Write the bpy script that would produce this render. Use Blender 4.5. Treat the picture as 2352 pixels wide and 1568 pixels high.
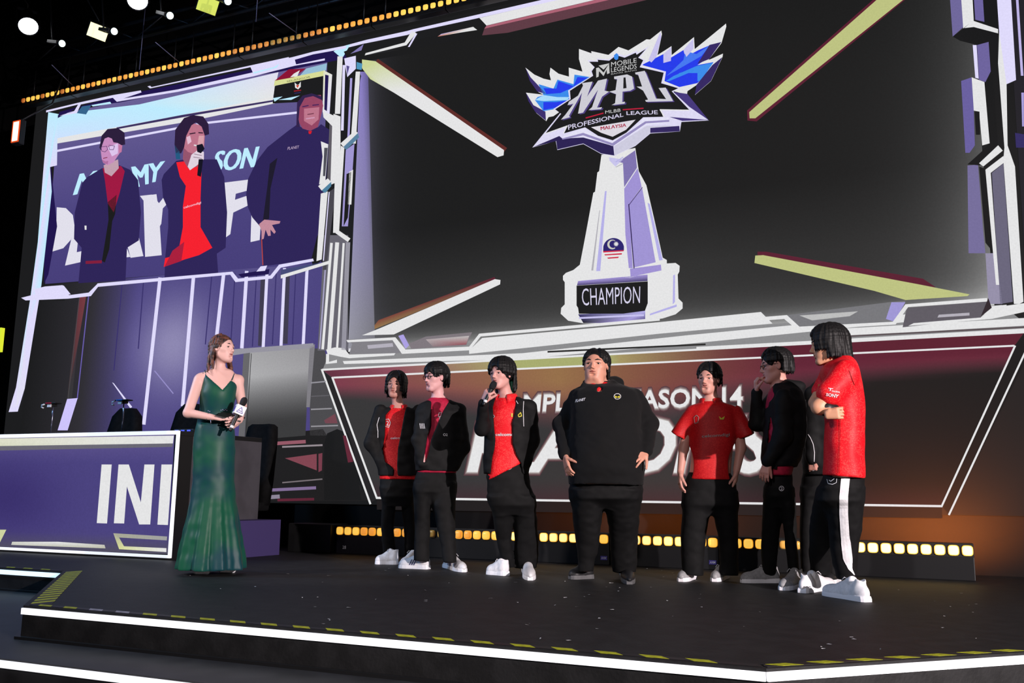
import bpy, bmesh, math, random
import numpy as np
from mathutils import Vector, Matrix
from mathutils.bvhtree import BVHTree

for o in list(bpy.data.objects): bpy.data.objects.remove(o)
SC = bpy.context.scene
COL = SC.collection
RNG = random.Random(7)

# ------------------------------------------------------------------ camera
# The photograph's vanishing points (wall horizontals, verticals) give lens and attitude.
CX, CY = 1176.0, 784.0
_h = np.array([-3600 - CX, 1079 - CY]); _v = np.array([1330 - CX, -12200 - CY])
FPX = math.sqrt(-(_h @ _v))
_X = -np.array([*_h, FPX]); _X /= np.linalg.norm(_X)
_Z = np.array([*_v, FPX]); _Z /= np.linalg.norm(_Z)
_Y = np.cross(_Z, _X)
CR = np.stack([_X, _Y, _Z])                    # image (right, down, forward) -> world
CP = np.array([0.0, 0.0, 0.63])                # camera stands below the stage, lens 0.63 m above its floor
cam_d = bpy.data.cameras.new('camera')
cam_d.sensor_width = 36.0; cam_d.lens = 36.0 * FPX / 2352.0
cam_d.clip_start = 0.05; cam_d.clip_end = 200
cam = bpy.data.objects.new('camera', cam_d); COL.objects.link(cam)
_r = CR @ np.diag([1, -1, -1])
M4 = Matrix([list(_r[0]) + [CP[0]], list(_r[1]) + [CP[1]], list(_r[2]) + [CP[2]], [0, 0, 0, 1]])
cam.matrix_world = M4
SC.camera = cam

# ------------------------------------------------------------------ world, lights, exposure
SC.view_settings.view_transform = 'Standard'
SC.view_settings.look = 'None'
SC.view_settings.gamma = 1.0
SC.view_settings.use_curve_mapping = False
SC.view_settings.exposure = 0.0
wd = bpy.data.worlds.new('hall'); SC.world = wd; wd.use_nodes = True
wd.node_tree.nodes['Background'].inputs[0].default_value = (0.75, 0.72, 0.85, 1)
wd.node_tree.nodes['Background'].inputs[1].default_value = 0.05

def spot(name, loc, target, energy, color=(1, 1, 1), angle=40, blend=0.4, radius=0.08):
    l = bpy.data.lights.new(name, 'SPOT'); l.energy = energy; l.color = color
    l.spot_size = math.radians(angle); l.spot_blend = blend; l.shadow_soft_size = radius
    o = bpy.data.objects.new(name, l); COL.objects.link(o); o.location = loc
    o.rotation_euler = (Vector(target) - Vector(loc)).to_track_quat('-Z', 'Y').to_euler()
    return o
def area(name, loc, target, energy, size, color=(1, 1, 1), sy=None):
    l = bpy.data.lights.new(name, 'AREA'); l.energy = energy; l.color = color; l.size = size
    if sy: l.shape = 'RECTANGLE'; l.size_y = sy
    o = bpy.data.objects.new(name, l); COL.objects.link(o); o.location = loc
    o.rotation_euler = (Vector(target) - Vector(loc)).to_track_quat('-Z', 'Y').to_euler()
    return o
# follow spots from the front of the hall, and an added fill
spot('front_spot_light', (7.5, -0.4, 2.75), (-1.8, 6.9, 1.0), 8400, (1.0, 0.88, 0.87), 52, 0.5, 0.05)
spot('front_spot_light', (-9.6, 0.2, 4.3), (-5.1, 5.7, 0.9), 1500, (1.0, 0.92, 0.92), 18, 0.5, 0.10)
spot('front_spot_light', (-1.6, -5.0, 5.0), (-2.6, 6.9, 1.2), 1150, (1.0, 0.92, 0.93), 34, 0.6, 0.12)  # added front fill for faces turned away from the key
# added cool fill from the left that gives the gown its blue sheen
area('gown_sheen_fill', (-10.8, 3.6, 4.6), (-5.0, 6.0, 0.8), 240, 1.0, (0.25, 0.55, 1.0))

# ------------------------------------------------------------------ helpers
def ray(px, py): return CR @ np.array([px - CX, py - CY, FPX])
def atz(px, py, z=0.0):
    d = ray(px, py); return CP + d * ((z - CP[2]) / d[2])
WY = 9.06                                       # the video wall's plane
def aty(px, py, y=WY):
    d = ray(px, py); return CP + d * ((y - CP[1]) / d[1])

def lin(c):
    out = []
    for v in c[:3]:
        v = v / 255.0
        out.append(v / 12.92 if v <= 0.04045 else ((v + 0.055) / 1.055) ** 2.4)
    return out
MATS = {}
def mat(name, rgb, rough=0.6, metal=0.0, spec=0.3, vary=0.0, vscale=30.0, bump=0.0, bscale=120.0, emit=None, estr=1.0,
        coat=0.0, sheen=0.0, rgb2=None):
    if name in MATS: return MATS[name]
    m = bpy.data.materials.new(name); m.use_nodes = True
    nt = m.node_tree; b = nt.nodes['Principled BSDF']
    c = lin(rgb)
    b.inputs['Base Color'].default_value = (*c, 1); b.inputs['Roughness'].default_value = rough
    b.inputs['Metallic'].default_value = metal; b.inputs['Specular IOR Level'].default_value = spec
    b.inputs['Coat Weight'].default_value = coat
    b.inputs['Sheen Weight'].default_value = sheen
    if vary or bump or rgb2:
        tc = nt.nodes.new('ShaderNodeTexCoord')
    if vary or rgb2:
        n = nt.nodes.new('ShaderNodeTexNoise'); n.inputs['Scale'].default_value = vscale; n.inputs['Detail'].default_value = 4
        nt.links.new(tc.outputs['Object'], n.inputs['Vector'])
        r = nt.nodes.new('ShaderNodeValToRGB')
        c2 = lin(rgb2) if rgb2 else [min(1, x * (1 + vary)) for x in c]
        c1 = c if rgb2 else [x * (1 - vary) for x in c]
        r.color_ramp.elements[0].position = 0.42; r.color_ramp.elements[1].position = 0.6
        r.color_ramp.elements[0].color = (*c1, 1); r.color_ramp.elements[1].color = (*c2, 1)
        nt.links.new(n.outputs['Fac'], r.inputs['Fac']); nt.links.new(r.outputs['Color'], b.inputs['Base Color'])
    if bump:
        n2 = nt.nodes.new('ShaderNodeTexNoise'); n2.inputs['Scale'].default_value = bscale; n2.inputs['Detail'].default_value = 3
        nt.links.new(tc.outputs['Object'], n2.inputs['Vector'])
        bp = nt.nodes.new('ShaderNodeBump'); bp.inputs['Strength'].default_value = bump; bp.inputs['Distance'].default_value = 0.01
        nt.links.new(n2.outputs['Fac'], bp.inputs['Height']); nt.links.new(bp.outputs['Normal'], b.inputs['Normal'])
    if emit:
        b.inputs['Emission Color'].default_value = (*lin(emit), 1); b.inputs['Emission Strength'].default_value = estr
    MATS[name] = m
    return m
def vcol_mat(name, rough=0.5, spec=0.3, emission=False, bump=0.0, sss=0.0):
    """colour read from the mesh's own colour attribute: skin with lips, or a picture shown by a screen"""
    if name in MATS: return MATS[name]
    m = bpy.data.materials.new(name); m.use_nodes = True
    nt = m.node_tree; b = nt.nodes['Principled BSDF']
    a = nt.nodes.new('ShaderNodeVertexColor'); a.layer_name = 'Col'
    b.inputs['Roughness'].default_value = rough; b.inputs['Specular IOR Level'].default_value = spec
    if emission:
        b.inputs['Base Color'].default_value = (0.004, 0.004, 0.004, 1)
        # a faint module grid like a video wall's diodes
        tc = nt.nodes.new('ShaderNodeTexCoord'); n = nt.nodes.new('ShaderNodeTexNoise'); n.inputs['Scale'].default_value = 55
        n.inputs['Detail'].default_value = 1
        nt.links.new(tc.outputs['Object'], n.inputs['Vector'])
        mr = nt.nodes.new('ShaderNodeMapRange'); mr.inputs[1].default_value = 0.3; mr.inputs[2].default_value = 0.7
        mr.inputs[3].default_value = 0.96; mr.inputs[4].default_value = 1.03
        nt.links.new(n.outputs['Fac'], mr.inputs[0]); nt.links.new(mr.outputs[0], b.inputs['Emission Strength'])
        nt.links.new(a.outputs['Color'], b.inputs['Emission Color'])
    else:
        nt.links.new(a.outputs['Color'], b.inputs['Base Color'])
        if sss: b.inputs['Subsurface Weight'].default_value = sss; b.inputs['Subsurface Radius'].default_value = (0.01, 0.004, 0.002)
    MATS[name] = m
    return m

def link(name, me, parent=None, material=None, loc=None):
    o = bpy.data.objects.new(name, me); COL.objects.link(o)
    if material is not None and me is not None:
        me.materials.clear(); me.materials.append(material)
    if parent is not None: o.parent = parent
    if loc is not None: o.location = loc
    return o
def tag(o, label=None, cat=None, group=None, kind=None):
    if label: o['label'] = label
    if cat: o['category'] = cat
    if group: o['group'] = group
    if kind: o['kind'] = kind
    return o
def empty(name, loc=(0, 0, 0), rz=0.0, parent=None):
    o = bpy.data.objects.new(name, None); COL.objects.link(o); o.location = loc; o.rotation_euler = (0, 0, rz)
    o.empty_display_size = 0.1
    if parent is not None: o.parent = parent
    return o
def bm_mesh(bm, name='mesh', smooth=False):
    me = bpy.data.meshes.new(name); bm.normal_update(); bm.to_mesh(me); bm.free()
    if smooth: me.polygons.foreach_set('use_smooth', [True] * len(me.polygons))
    return me
def box_bm(bm, lo, hi, bevel=0.0):
    c = [(a + b) / 2 for a, b in zip(lo, hi)]; s = [abs(b - a) for a, b in zip(lo, hi)]
    r = bmesh.ops.create_cube(bm, size=1.0)
    vs = r['verts']
    for v in vs: v.co = Vector((c[0] + v.co.x * s[0], c[1] + v.co.y * s[1], c[2] + v.co.z * s[2]))
    if bevel:
        es = list({e for v in vs for e in v.link_edges})
        bmesh.ops.bevel(bm, geom=es, offset=bevel, segments=2, affect='EDGES', profile=0.6)
    return vs
def box(name, lo, hi, m, parent=None, bevel=0.0):
    bm = bmesh.new(); box_bm(bm, lo, hi, bevel); return link(name, bm_mesh(bm, name), parent, m)
def prism_bm(bm, pts, z0, z1):
    """vertical prism over an outline pts (x,y)"""
    a = [bm.verts.new((x, y, z0)) for x, y in pts]; b = [bm.verts.new((x, y, z1)) for x, y in pts]
    n = len(pts)
    bm.faces.new(b); bm.faces.new(a[::-1])
    for i in range(n): bm.faces.new((a[i], a[(i + 1) % n], b[(i + 1) % n], b[i]))
    bmesh.ops.recalc_face_normals(bm, faces=bm.faces[:])
def tube_bm(bm, pts, rad, seg=8, cap=True):
    pts = [Vector(p) for p in pts]; n = len(pts)
    if not hasattr(rad, '__len__'): rad = [rad] * n
    rings = []; ref = None
    for i, p in enumerate(pts):
        d = (pts[min(i + 1, n - 1)] - pts[max(i - 1, 0)]).normalized()
        if ref is None or abs(ref.dot(d)) > 0.95:
            ref = Vector((0, 0, 1)) if abs(d.z) < 0.9 else Vector((1, 0, 0))
        u = (ref - d * ref.dot(d)).normalized(); w = d.cross(u); ref = u
        rings.append([bm.verts.new(p + (u * math.cos(t) + w * math.sin(t)) * rad[i])
                      for t in [2 * math.pi * k / seg for k in range(seg)]])
    for i in range(n - 1):
        for k in range(seg):
            bm.faces.new((rings[i][k], rings[i][(k + 1) % seg], rings[i + 1][(k + 1) % seg], rings[i + 1][k]))
    if cap: bm.faces.new(rings[0][::-1]); bm.faces.new(rings[-1])
def tube(name, pts, rad, m, parent=None, seg=8):
    bm = bmesh.new(); tube_bm(bm, pts, rad, seg); bmesh.ops.recalc_face_normals(bm, faces=bm.faces[:])
    return link(name, bm_mesh(bm, name, True), parent, m)
def lathe(name, prof, m, parent=None, seg=20, origin=(0, 0, 0), axis=(0, 0, 1)):
    """prof: (radius, height) along axis"""
    bm = bmesh.new(); q = Vector((0, 0, 1)).rotation_difference(Vector(axis).normalized()); o = Vector(origin); rings = []
    for r, h in prof:
        rings.append([bm.verts.new(o + q @ Vector((max(r, 1e-4) * math.cos(t), max(r, 1e-4) * math.sin(t), h)))
                      for t in [2 * math.pi * k / seg for k in range(seg)]])
    for i in range(len(prof) - 1):
        for k in range(seg):
            bm.faces.new((rings[i][k], rings[i][(k + 1) % seg], rings[i + 1][(k + 1) % seg], rings[i + 1][k]))
    bm.faces.new(rings[0][::-1]); bm.faces.new(rings[-1])
    bmesh.ops.recalc_face_normals(bm, faces=bm.faces[:])
    return link(name, bm_mesh(bm, name, True), parent, m)
_TXT = {}
def text_mesh(s, bold=0.0, shear=0.0, spacing=1.0):
    """flat letter outlines, bbox normalised to 0..1 in both directions; (verts, faces, aspect)"""
    key = (s, bold, shear, spacing)
    if key in _TXT: return _TXT[key]
    cu = bpy.data.curves.new('t', 'FONT'); cu.body = s; cu.offset = bold; cu.shear = shear; cu.resolution_u = 3
    cu.space_character = spacing
    o = bpy.data.objects.new('t', cu); COL.objects.link(o)
    bpy.context.view_layer.update()
    dg = bpy.context.evaluated_depsgraph_get(); me = o.evaluated_get(dg).to_mesh()
    v = np.array([w.co[:2] for w in me.vertices]); f = [tuple(p.vertices) for p in me.polygons]
    o.evaluated_get(dg).to_mesh_clear()
    bpy.data.objects.remove(o); bpy.data.curves.remove(cu)
    lo = v.min(0); hi = v.max(0); asp = (hi[0] - lo[0]) / (hi[1] - lo[1])
    _TXT[key] = ((v - lo) / (hi - lo), f, asp)
    return _TXT[key]
# ------------------------------------------------------------------ stage and hall shell
M_STAGE = mat('stage_black', (27, 27, 28), 0.6, spec=0.22, vary=0.22, vscale=9, bump=0.15, bscale=60)
M_RISER = mat('riser_black', (38, 38, 40), 0.5, spec=0.4, vary=0.25, vscale=5)
M_HALL = mat('hall_dark', (22, 22, 23), 0.9, spec=0.1, vary=0.2, vscale=2)
M_BLACK = mat('black_plastic', (20, 20, 21), 0.45, spec=0.4)
M_BLACKM = mat('black_metal', (26, 26, 28), 0.4, metal=0.3, spec=0.4)
M_STRIP = mat('strip_white', (230, 230, 235), 0.5, emit=(240, 240, 245), estr=0.95)
M_STRIPB = mat('strip_cool', (220, 235, 255), 0.5, emit=(205, 238, 255), estr=1.1)
YF, YL = 3.70, 5.34                      # front edges of the upper stage (middle bay, left bay)
XA, XB = -4.60, -0.62
XD = XA - (YL - YF)
def outline(off):
    k = off * math.tan(math.radians(22.5))
    return [(-13.5, YL - off), (XD - k, YL - off), (XA - k, YF - off), (XB + k, YF - off), (XB + k + 4.2, YF - off + 4.2), (6.5, 8.0), (6.5, 10.4), (-13.5, 10.4)]
def slab(name, off, z0, z1, m):
    bm = bmesh.new(); prism_bm(bm, outline(off), z0, z1)
    return tag(link(name, bm_mesh(bm, name), None, m), kind='structure')
slab('floor', 0.0, -0.16, 0.0, M_STAGE)
slab('trim_1', 0.03, -0.175, -0.16, M_BLACK)
slab('trim_2', 0.46, -0.62, -0.175, M_RISER)
tag(box('trim_3', (-16, -8, -1.25), (10, 12, -1.05), M_HALL), kind='structure')
tag(box('wall_back', (-16, 11.0, -1.05), (10, 11.2, 9.2), M_HALL), kind='structure')
tag(box('wall_left', (-16.2, -8, -1.05), (-16, 11.2, 9.2), M_HALL), kind='structure')
tag(box('ceiling', (-16.2, 2.5, 9.2), (10, 11.2, 9.4), M_HALL), kind='structure')

def strip_run(name, pts, z0, z1, off, m, label, seglen=1.0):
    """light strips let into a stage edge; aluminium segments one after another"""
    root = empty(name, (pts[0][0], pts[0][1], z0)); tag(root, label, 'light strip', 'light strips along the stage edge')
    rx, ry, rz = root.location
    for (x0, y0), (x1, y1) in zip(pts[:-1], pts[1:]):
        L = math.hypot(x1 - x0, y1 - y0); n = max(1, round(L / seglen)); dx, dy = (x1 - x0) / L, (y1 - y0) / L
        nx, ny = dy, -dx
        for i in range(n):
            a = i * L / n; b = (i + 1) * L / n - 0.002
            bm = bmesh.new()
            q = [(x0 + dx * a, y0 + dy * a), (x0 + dx * b, y0 + dy * b), (x0 + dx * b + nx * off, y0 + dy * b + ny * off), (x0 + dx * a + nx * off, y0 + dy * a + ny * off)]
            prism_bm(bm, [(x - rx, y - ry) for x, y in q], z0 - rz, z1 - rz)
            link('strip_segment', bm_mesh(bm), root, m)
    return root
o0 = outline(0.0); o2 = outline(0.46)
strip_run('edge_light_strip', [o0[2], o0[3], (o0[3][0] + 2.2, o0[3][1] + 2.2)], -0.045, -0.012, 0.012, M_STRIP,
          'long white light strip along the upper front edge of the stage', 1.0)
strip_run('edge_light_strip', [(-13.4, o2[0][1]), o2[1]], -0.225, -0.19, 0.012, M_STRIPB, 'lower cool blue light strip on the step beside the desk')
strip_run('edge_light_strip', [(-13.4, o0[0][1]), o0[1]], -0.05, -0.015, 0.012, M_STRIPB, 'upper cool blue light strip on the step beside the desk')
strip_run('edge_light_strip', [o2[2], o2[3]], -0.215, -0.182, 0.012, M_STRIP, 'white light strip along the lower front step in the bottom left corner')

# hazard tape: black band with yellow slanted stripes
M_TAPE = mat('tape_black', (24, 24, 26), 0.5); M_TAPEY = mat('tape_yellow', (168, 172, 26), 0.55, vary=0.2, vscale=40)
M_TAPEW = mat('tape_worn', (150, 148, 160), 0.55, vary=0.2, vscale=40)
def tape(p0, p1, label, width=0.05, pitch=0.165, inset=0.02, worn=(99, 99)):
    x0, y0 = p0; x1, y1 = p1; L = math.hypot(x1 - x0, y1 - y0); a = math.atan2(y1 - y0, x1 - x0)
    root = empty('hazard_tape', (x0, y0, 0.0), a); tag(root, label, 'hazard tape', 'hazard tape along the stage edge')
    box('tape_band', (0.02, inset, 0.0005), (L - 0.02, inset + width, 0.002), M_TAPE, root)
    bm = bmesh.new(); h = 0.0026; sl = width * 0.9; w = pitch * 0.5
    q = [(0, inset), (w, inset), (w - sl, inset + width), (-sl, inset + width)]
    prism_bm(bm, q, 0.002, h); me = bm_mesh(bm); me2 = me.copy(); me.materials.append(M_TAPEY); me2.materials.append(M_TAPEW)
    i = 0; x = 0.09
    while x < L - 0.1:
        o = bpy.data.objects.new('stripe', me2 if worn[0] <= x <= worn[1] else me); COL.objects.link(o); o.parent = root; o.location = (x, 0, 0); x += pitch
tape(o0[2], o0[3], 'long yellow and black hazard tape along the front stage edge', pitch=0.19, worn=(0.35, 0.8))
tape(o0[1], o0[2], 'yellow and black hazard tape on the slanted stage edge beside the step', width=0.11, pitch=0.14, inset=0.03)
tape(o0[3], (o0[3][0] + 2.0, o0[3][1] + 2.0), 'yellow and black hazard tape on the right hand slanted stage edge', pitch=0.19)
tape((-9.0, o0[0][1]), (o0[1][0] - 0.05, o0[1][1]), 'yellow and black hazard tape behind the step at the far left', pitch=0.2)

# paper confetti scraps on the floor
bm = bmesh.new(); r2 = random.Random(3)
for i in range(130):
    px = r2.uniform(430, 2250); py = r2.uniform(1305, 1500) if r2.random() < .8 else r2.uniform(1290, 1340)
    p = atz(px, py)
    if p[1] < 3.85 or p[1] > 8.2 or p[0] - p[1] > XB - YF - .2: continue
    a = r2.uniform(0, 3.14); l = r2.uniform(.004, .017); w = r2.uniform(.002, .006)
    c, s = math.cos(a), math.sin(a)
    vs = [bm.verts.new((p[0] + c * u - s * v, p[1] + s * u + c * v, .003 + r2.uniform(0, .004))) for u, v in ((-l, -w), (l, -w), (l, w), (-l, w))]
    bm.faces.new(vs)
conf = link('confetti_scraps', bm_mesh(bm), None, mat('paper', (190, 190, 192), 0.7))
tag(conf, 'tiny white paper scraps scattered over the black stage floor', 'confetti', kind='stuff')

# ------------------------------------------------------------------ the video wall and its picture
M_LED = vcol_mat('led_picture', 0.8, 0.0, True)
wall = box('video_wall', (-11.98, WY, 0.50), (3.2, WY + 0.14, 6.36), mat('led_cabinet', (12, 12, 12), 0.7, spec=0.05, emit=(27, 27, 28), estr=1.0))
tag(wall, 'giant video wall showing a silver champion trophy above the stage', 'video wall')
class Pic:
    """flat artwork shown on the wall: polygons in wall coordinates, one emissive colour per corner"""
    def __init__(s, name, to3=None): s.v = []; s.f = []; s.c = []; s.name = name; fo = {'arena_picture': 0, 'corridor_picture': .0002, 'camera_feed_picture': .0004, 'trophy_picture': .0006, 'frame_picture': .0008, 'title_panel_picture': .0010}.get(name, 0); s.to3 = to3 or (lambda p, lv: (lambda q: (q[0], WY - 0.001 - fo - lv * 0.0012, q[2]))(aty(*p)))
    def raw(s, pts3, cols, faces=None):
        b = len(s.v); s.v += [tuple(p) for p in pts3]
        for f in (faces or [tuple(range(len(pts3)))]):
            s.f.append(tuple(b + i for i in f)); s.c += [(*lin(cols[i]), 1.0) for i in f]
    def poly(s, pts, col, lv=1, T=None):
        if T: pts = [T(*p) for p in pts]
        cols = col if isinstance(col, list) else [col] * len(pts)
        s.raw([s.to3(p, lv) for p in pts], cols)
    def stroke(s, pts, w, col, lv=1, T=None, closed=False):
        if T: pts = [T(*p) for p in pts]
        P = [np.array(p, float) for p in pts]; n = len(P)
        for i in range(n if closed else n - 1):
            a, b = P[i], P[(i + 1) % n]; d = (b - a) / (np.linalg.norm(b - a) + 1e-9); m = np.array([-d[1], d[0]]) * w / 2; e = d * w * 0.35
            s.poly([a - e - m, b + e - m, b + e + m, a - e + m], col, lv)
    def grid(s, quad, nu, nv, fn, lv=0):
        """quad TL,TR,BR,BL in photo pixels; fn(u,v)->colour"""
        TL, TR, BR, BL = [np.array(s.to3(p, lv)) for p in quad]; b = len(s.v); cols = []
        for j in range(nv + 1):
            for i in range(nu + 1):
                u, v = i / nu, j / nv
                s.v.append(tuple((TL * (1 - u) + TR * u) * (1 - v) + (BL * (1 - u) + BR * u) * v)); cols.append((*lin(fn(u, v)), 1.0))
        for j in range(nv):
            for i in range(nu):
                f = (j * (nu + 1) + i, j * (nu + 1) + i + 1, (j + 1) * (nu + 1) + i + 1, (j + 1) * (nu + 1) + i)
                s.f.append(tuple(b + k for k in f)); s.c += [cols[k] for k in f]
    def text(s, txt, quad, col, lv=3, bold=0.0, shear=0.0, spacing=1.0, fat=0.0):
        for dx in ((-fat, 0.0, fat) if fat else ()): s.text(txt, [(x + dx, y - dx * .15) for x, y in quad], col, lv, bold, shear, spacing)
        if fat: return
        v, f, asp = text_mesh(txt, bold, shear, spacing); TL, TR, BR, BL = [np.array(q, float) for q in quad]
        pts = [(TL * (1 - a) + TR * a) * b + (BL * (1 - a) + BR * a) * (1 - b) for a, b in v]
        s.raw([s.to3(p, lv) for p in pts], [col] * len(pts), f)
    def build(s, parent, label=None, m=None):
        me = bpy.data.meshes.new(s.name); me.from_pydata(s.v, [], s.f); me.update()
        at = me.color_attributes.new('Col', 'FLOAT_COLOR', 'CORNER'); at.data.foreach_set('color', np.array(s.c, np.float32).ravel())
        o = link(s.name, me, parent, m or M_LED)
        if label: o['label'] = label
        return o
def crop(ox, oy, sc): return lambda x, y: (ox + x * sc, oy + y * sc)
def mixc(a, b, t): t = max(0.0, min(1.0, t)); return tuple(x + (y - x) * t for x, y in zip(a, b))
W_ = (229, 229, 230); LI = (224, 219, 252); CYN = (190, 236, 255); DK = (27, 27, 28); GR = (54, 54, 55); PU = (76, 68, 128); PD = (54, 42, 100)
NAVY = (32, 20, 78)

sk = box('glow_catch_panel', (-6.9, WY + 0.02, 0.0), (3.2, WY + 0.10, 0.50), mat('glow_catch_dark', (26, 25, 25), 0.9, spec=0.05)); tag(sk, 'added dark panel under the video wall that catches the amber glow', 'panel')  # panel added below the wall to catch the amber spots
# --- main arena picture (dark hall, beams)
p = Pic('arena_picture')
def fmain(u, v):
    l = math.exp(-u / 0.030) * (0.35 + 0.65 * v); r = math.exp(-(1 - u) / 0.060) * (0.25 + 0.75 * v)
    b = math.exp(-(1 - v) / 0.035); fl = 26 * max(0, min(1, (v - 0.62) / 0.2)) * (1 - abs(u - 0.45) * 0.9)
    g = 27 + fl * 0.9 + 85 * r + 120 * b
    c = (g + 95 * l, g + 92 * l, g + 118 * l)
    return tuple(min(225, x) for x in c)
p.grid([(846, 120), (2215, -180), (2285, 715), (800, 808)], 90, 60, fmain, 0)
RED = (92, 32, 50); YE = (190, 195, 130); YE2 = (205, 214, 152)
p.poly([(868, 135), (1165, 340), (1158, 349), (863, 143)], (96, 44, 40), 2)
p.poly([(832, 137), (863, 141), (960, 208), (905, 213), (851, 182), (832, 157)], [YE2, YE2, W_, W_, YE2, YE2], 3)
p.poly([(960, 208), (1158, 345), (1157, 357), (1143, 361), (905, 213)], W_, 3)
p.poly([(1136, 636), (870, 735), (850, 760), (1140, 643)], [RED, (130, 70, 60), (150, 120, 80), RED], 2)
p.poly([(1137, 641), (1150, 643), (1149, 653), (905, 768), (832, 770), (870, 755)], W_, 3)
p.poly([(2176, -150), (2262, -150), (1738, 279), (1717, 277), (1716, 254)], RED, 2)
p.poly([(2184, -150), (2262, -150), (1735, 272), (1722, 272), (1721, 258)], YE, 3)
p.poly([(1740, 578), (1760, 578), (2120, 640), (2150, 660), (1740, 590)], RED, 2)
p.poly([(1735, 587), (1753, 586), (2110, 653), (2227, 676), (2222, 680), (2080, 689), (2008, 668), (1733, 604)], YE, 3)
p.build(wall, 'dark arena picture with four slanting beams of light')

# --- trophy picture
p = Pic('trophy_picture')
A = crop(1180, 40, .22958); B = crop(1260, 340, .26793)
SV = (181, 176, 232); SV2 = (160, 146, 212); BL1 = (38, 60, 235); BL2 = (60, 140, 235); BL3 = (170, 220, 250)
# base
p.poly([(125, 1095), (150, 1070), (215, 1045), (1010, 990), (1090, 985), (1125, 1010), (1122, 1060), (1108, 1085), (1115, 1290), (1150, 1325), (1150, 1375), (1090, 1425), (980, 1460), (640, 1505), (300, 1502), (170, 1480), (105, 1420), (110, 1370), (140, 1340), (140, 1150), (125, 1130)], W_, 3, B)
p.poly([(255, 1140), (850, 1085), (850, 1140), (245, 1178)], [SV2, SV2, (60, 50, 100), (70, 60, 110)], 4, B)
p.poly([(1070, 1090), (1085, 1085), (1085, 1320), (1065, 1340)], SV, 4, B); p.poly([(870, 1420), (1100, 1340), (1100, 1360), (870, 1435)], SV, 4, B)
p.poly([(255, 1425), (830, 1395), (830, 1475), (640, 1500), (300, 1500)], [(60, 54, 110), SV, (70, 60, 120), SV2, DK], 4, B)
p.poly([(260, 1450), (820, 1425), (820, 1440), (265, 1465)], (200, 195, 240), 5, B)
p.poly([(242, 1180), (852, 1143), (852, 1330), (828, 1395), (640, 1420), (262, 1420), (255, 1370), (242, 1350)], DK, 5, B)
p.text('CHAMPION', [B(285, 1205), B(788, 1185), B(785, 1330), B(292, 1352)], (214, 210, 235), 6, -0.005)
# column
p.poly([(455, 60), (745, 0), (775, 200), (840, 320), (905, 600), (980, 940), (1015, 960), (1015, 1000), (700, 1115), (215, 1045), (270, 1000), (320, 740), (385, 385), (400, 375), (420, 210), (435, 200)], W_, 4, B)
p.poly([(600, 120), (745, 20), (760, 170), (650, 340), (640, 130)], (128, 116, 176), 5, B)
p.poly([(650, 345), (765, 170), (800, 335), (690, 485), (725, 1030), (690, 1030), (660, 740)], SV2, 5, B)
p.poly([(695, 490), (805, 345), (920, 980), (735, 1025)], (160, 148, 212), 6, B)
p.stroke([(690, 485), (735, 1030)], 2.4, (54, 40, 90), 7, B); p.stroke([(693, 488), (805, 340)], 2, (90, 76, 130), 7, B)
p.stroke([(650, 345), (765, 170)], 2, W_, 7, B)
p.poly([(850, 470), (870, 480), (980, 960), (950, 965)], SV, 5, B)
p.poly([(700, 1035), (965, 1000), (970, 1050), (705, 1105)], SV2, 6, B)
p.poly([(485, 370), (500, 370), (445, 1055), (410, 1055)], SV, 5, B); p.poly([(438, 530), (442, 540), (385, 1050), (368, 1050)], (176, 174, 182), 5, B)
p.poly([(520, 80), (640, 100), (575, 160), (525, 110)], (200, 196, 236), 5, B); p.stroke([(580, 120), (640, 80)], 2, SV, 6, B); p.stroke([(580, 165), (640, 135)], 1.5, (170, 170, 180), 6, B)
# national roundel on the column
cc = [(560 + 90 * math.cos(t), 862 + 90 * math.sin(t)) for t in np.linspace(math.pi * 1.06, math.pi * 1.94, 18)]
p.poly(cc + [(648, 880), (470, 893)], (44, 36, 110), 6, B)
p.poly([(470, 885), (648, 876), (646, 886), (472, 897)], (205, 40, 70), 7, B); p.poly([(480, 912), (632, 902), (630, 914), (486, 922)], (205, 40, 70), 7, B); p.poly([(505, 940), (605, 932), (600, 944), (512, 950)], (205, 40, 70), 7, B)
p.poly([(548 + 42 * math.cos(t), 828 + 42 * math.sin(t)) for t in np.linspace(.9, 5.4, 14)] + [(556 + 32 * math.cos(t), 826 + 32 * math.sin(t)) for t in np.linspace(5.3, 1.0, 12)], (200, 200, 190), 8, B)
p.poly([(582 + (24 if k % 2 else 13) * math.cos(k * math.pi / 10), 824 + (24 if k % 2 else 13) * math.sin(k * math.pi / 10)) for k in range(20)], (225, 225, 225), 8, B)
# wings
p.poly([(120, 505), (210, 575), (300, 615), (375, 632), (360, 570), (370, 505), (450, 565), (555, 595), (553, 505), (690, 545), (655, 420), (655, 318), (780, 362), (778, 340), (950, 378), (1050, 298), (1150, 333), (1330, 222), (1365, 225), (1478, 135), (1485, 170), (1440, 380), (1580, 290), (1582, 380), (1805, 200), (1812, 320), (1960, 200), (2125, 65), (2128, 95), (2080, 260), (1950, 430), (2095, 365), (2090, 400), (1975, 640), (1815, 778), (1830, 680), (1740, 740), (1735, 775), (1600, 740), (1300, 620), (560, 730), (470, 940), (400, 990), (350, 1000), (328, 1040), (230, 960), (150, 840), (125, 755), (300, 775), (250, 750), (160, 620)], W_, 5, A)
p.poly([(120, 505), (170, 600), (330, 770), (240, 745), (165, 640)], (60, 46, 110), 6, A); p.poly([(125, 755), (200, 880), (320, 945), (325, 1035), (220, 950), (150, 840)], (60, 46, 110), 6, A)
p.poly([(250, 670), (400, 715), (440, 625), (600, 670), (610, 575), (770, 600), (550, 735), (570, 820), (420, 920), (300, 940), (215, 830), (240, 800), (300, 780)], BL2, 6, A)
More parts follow.
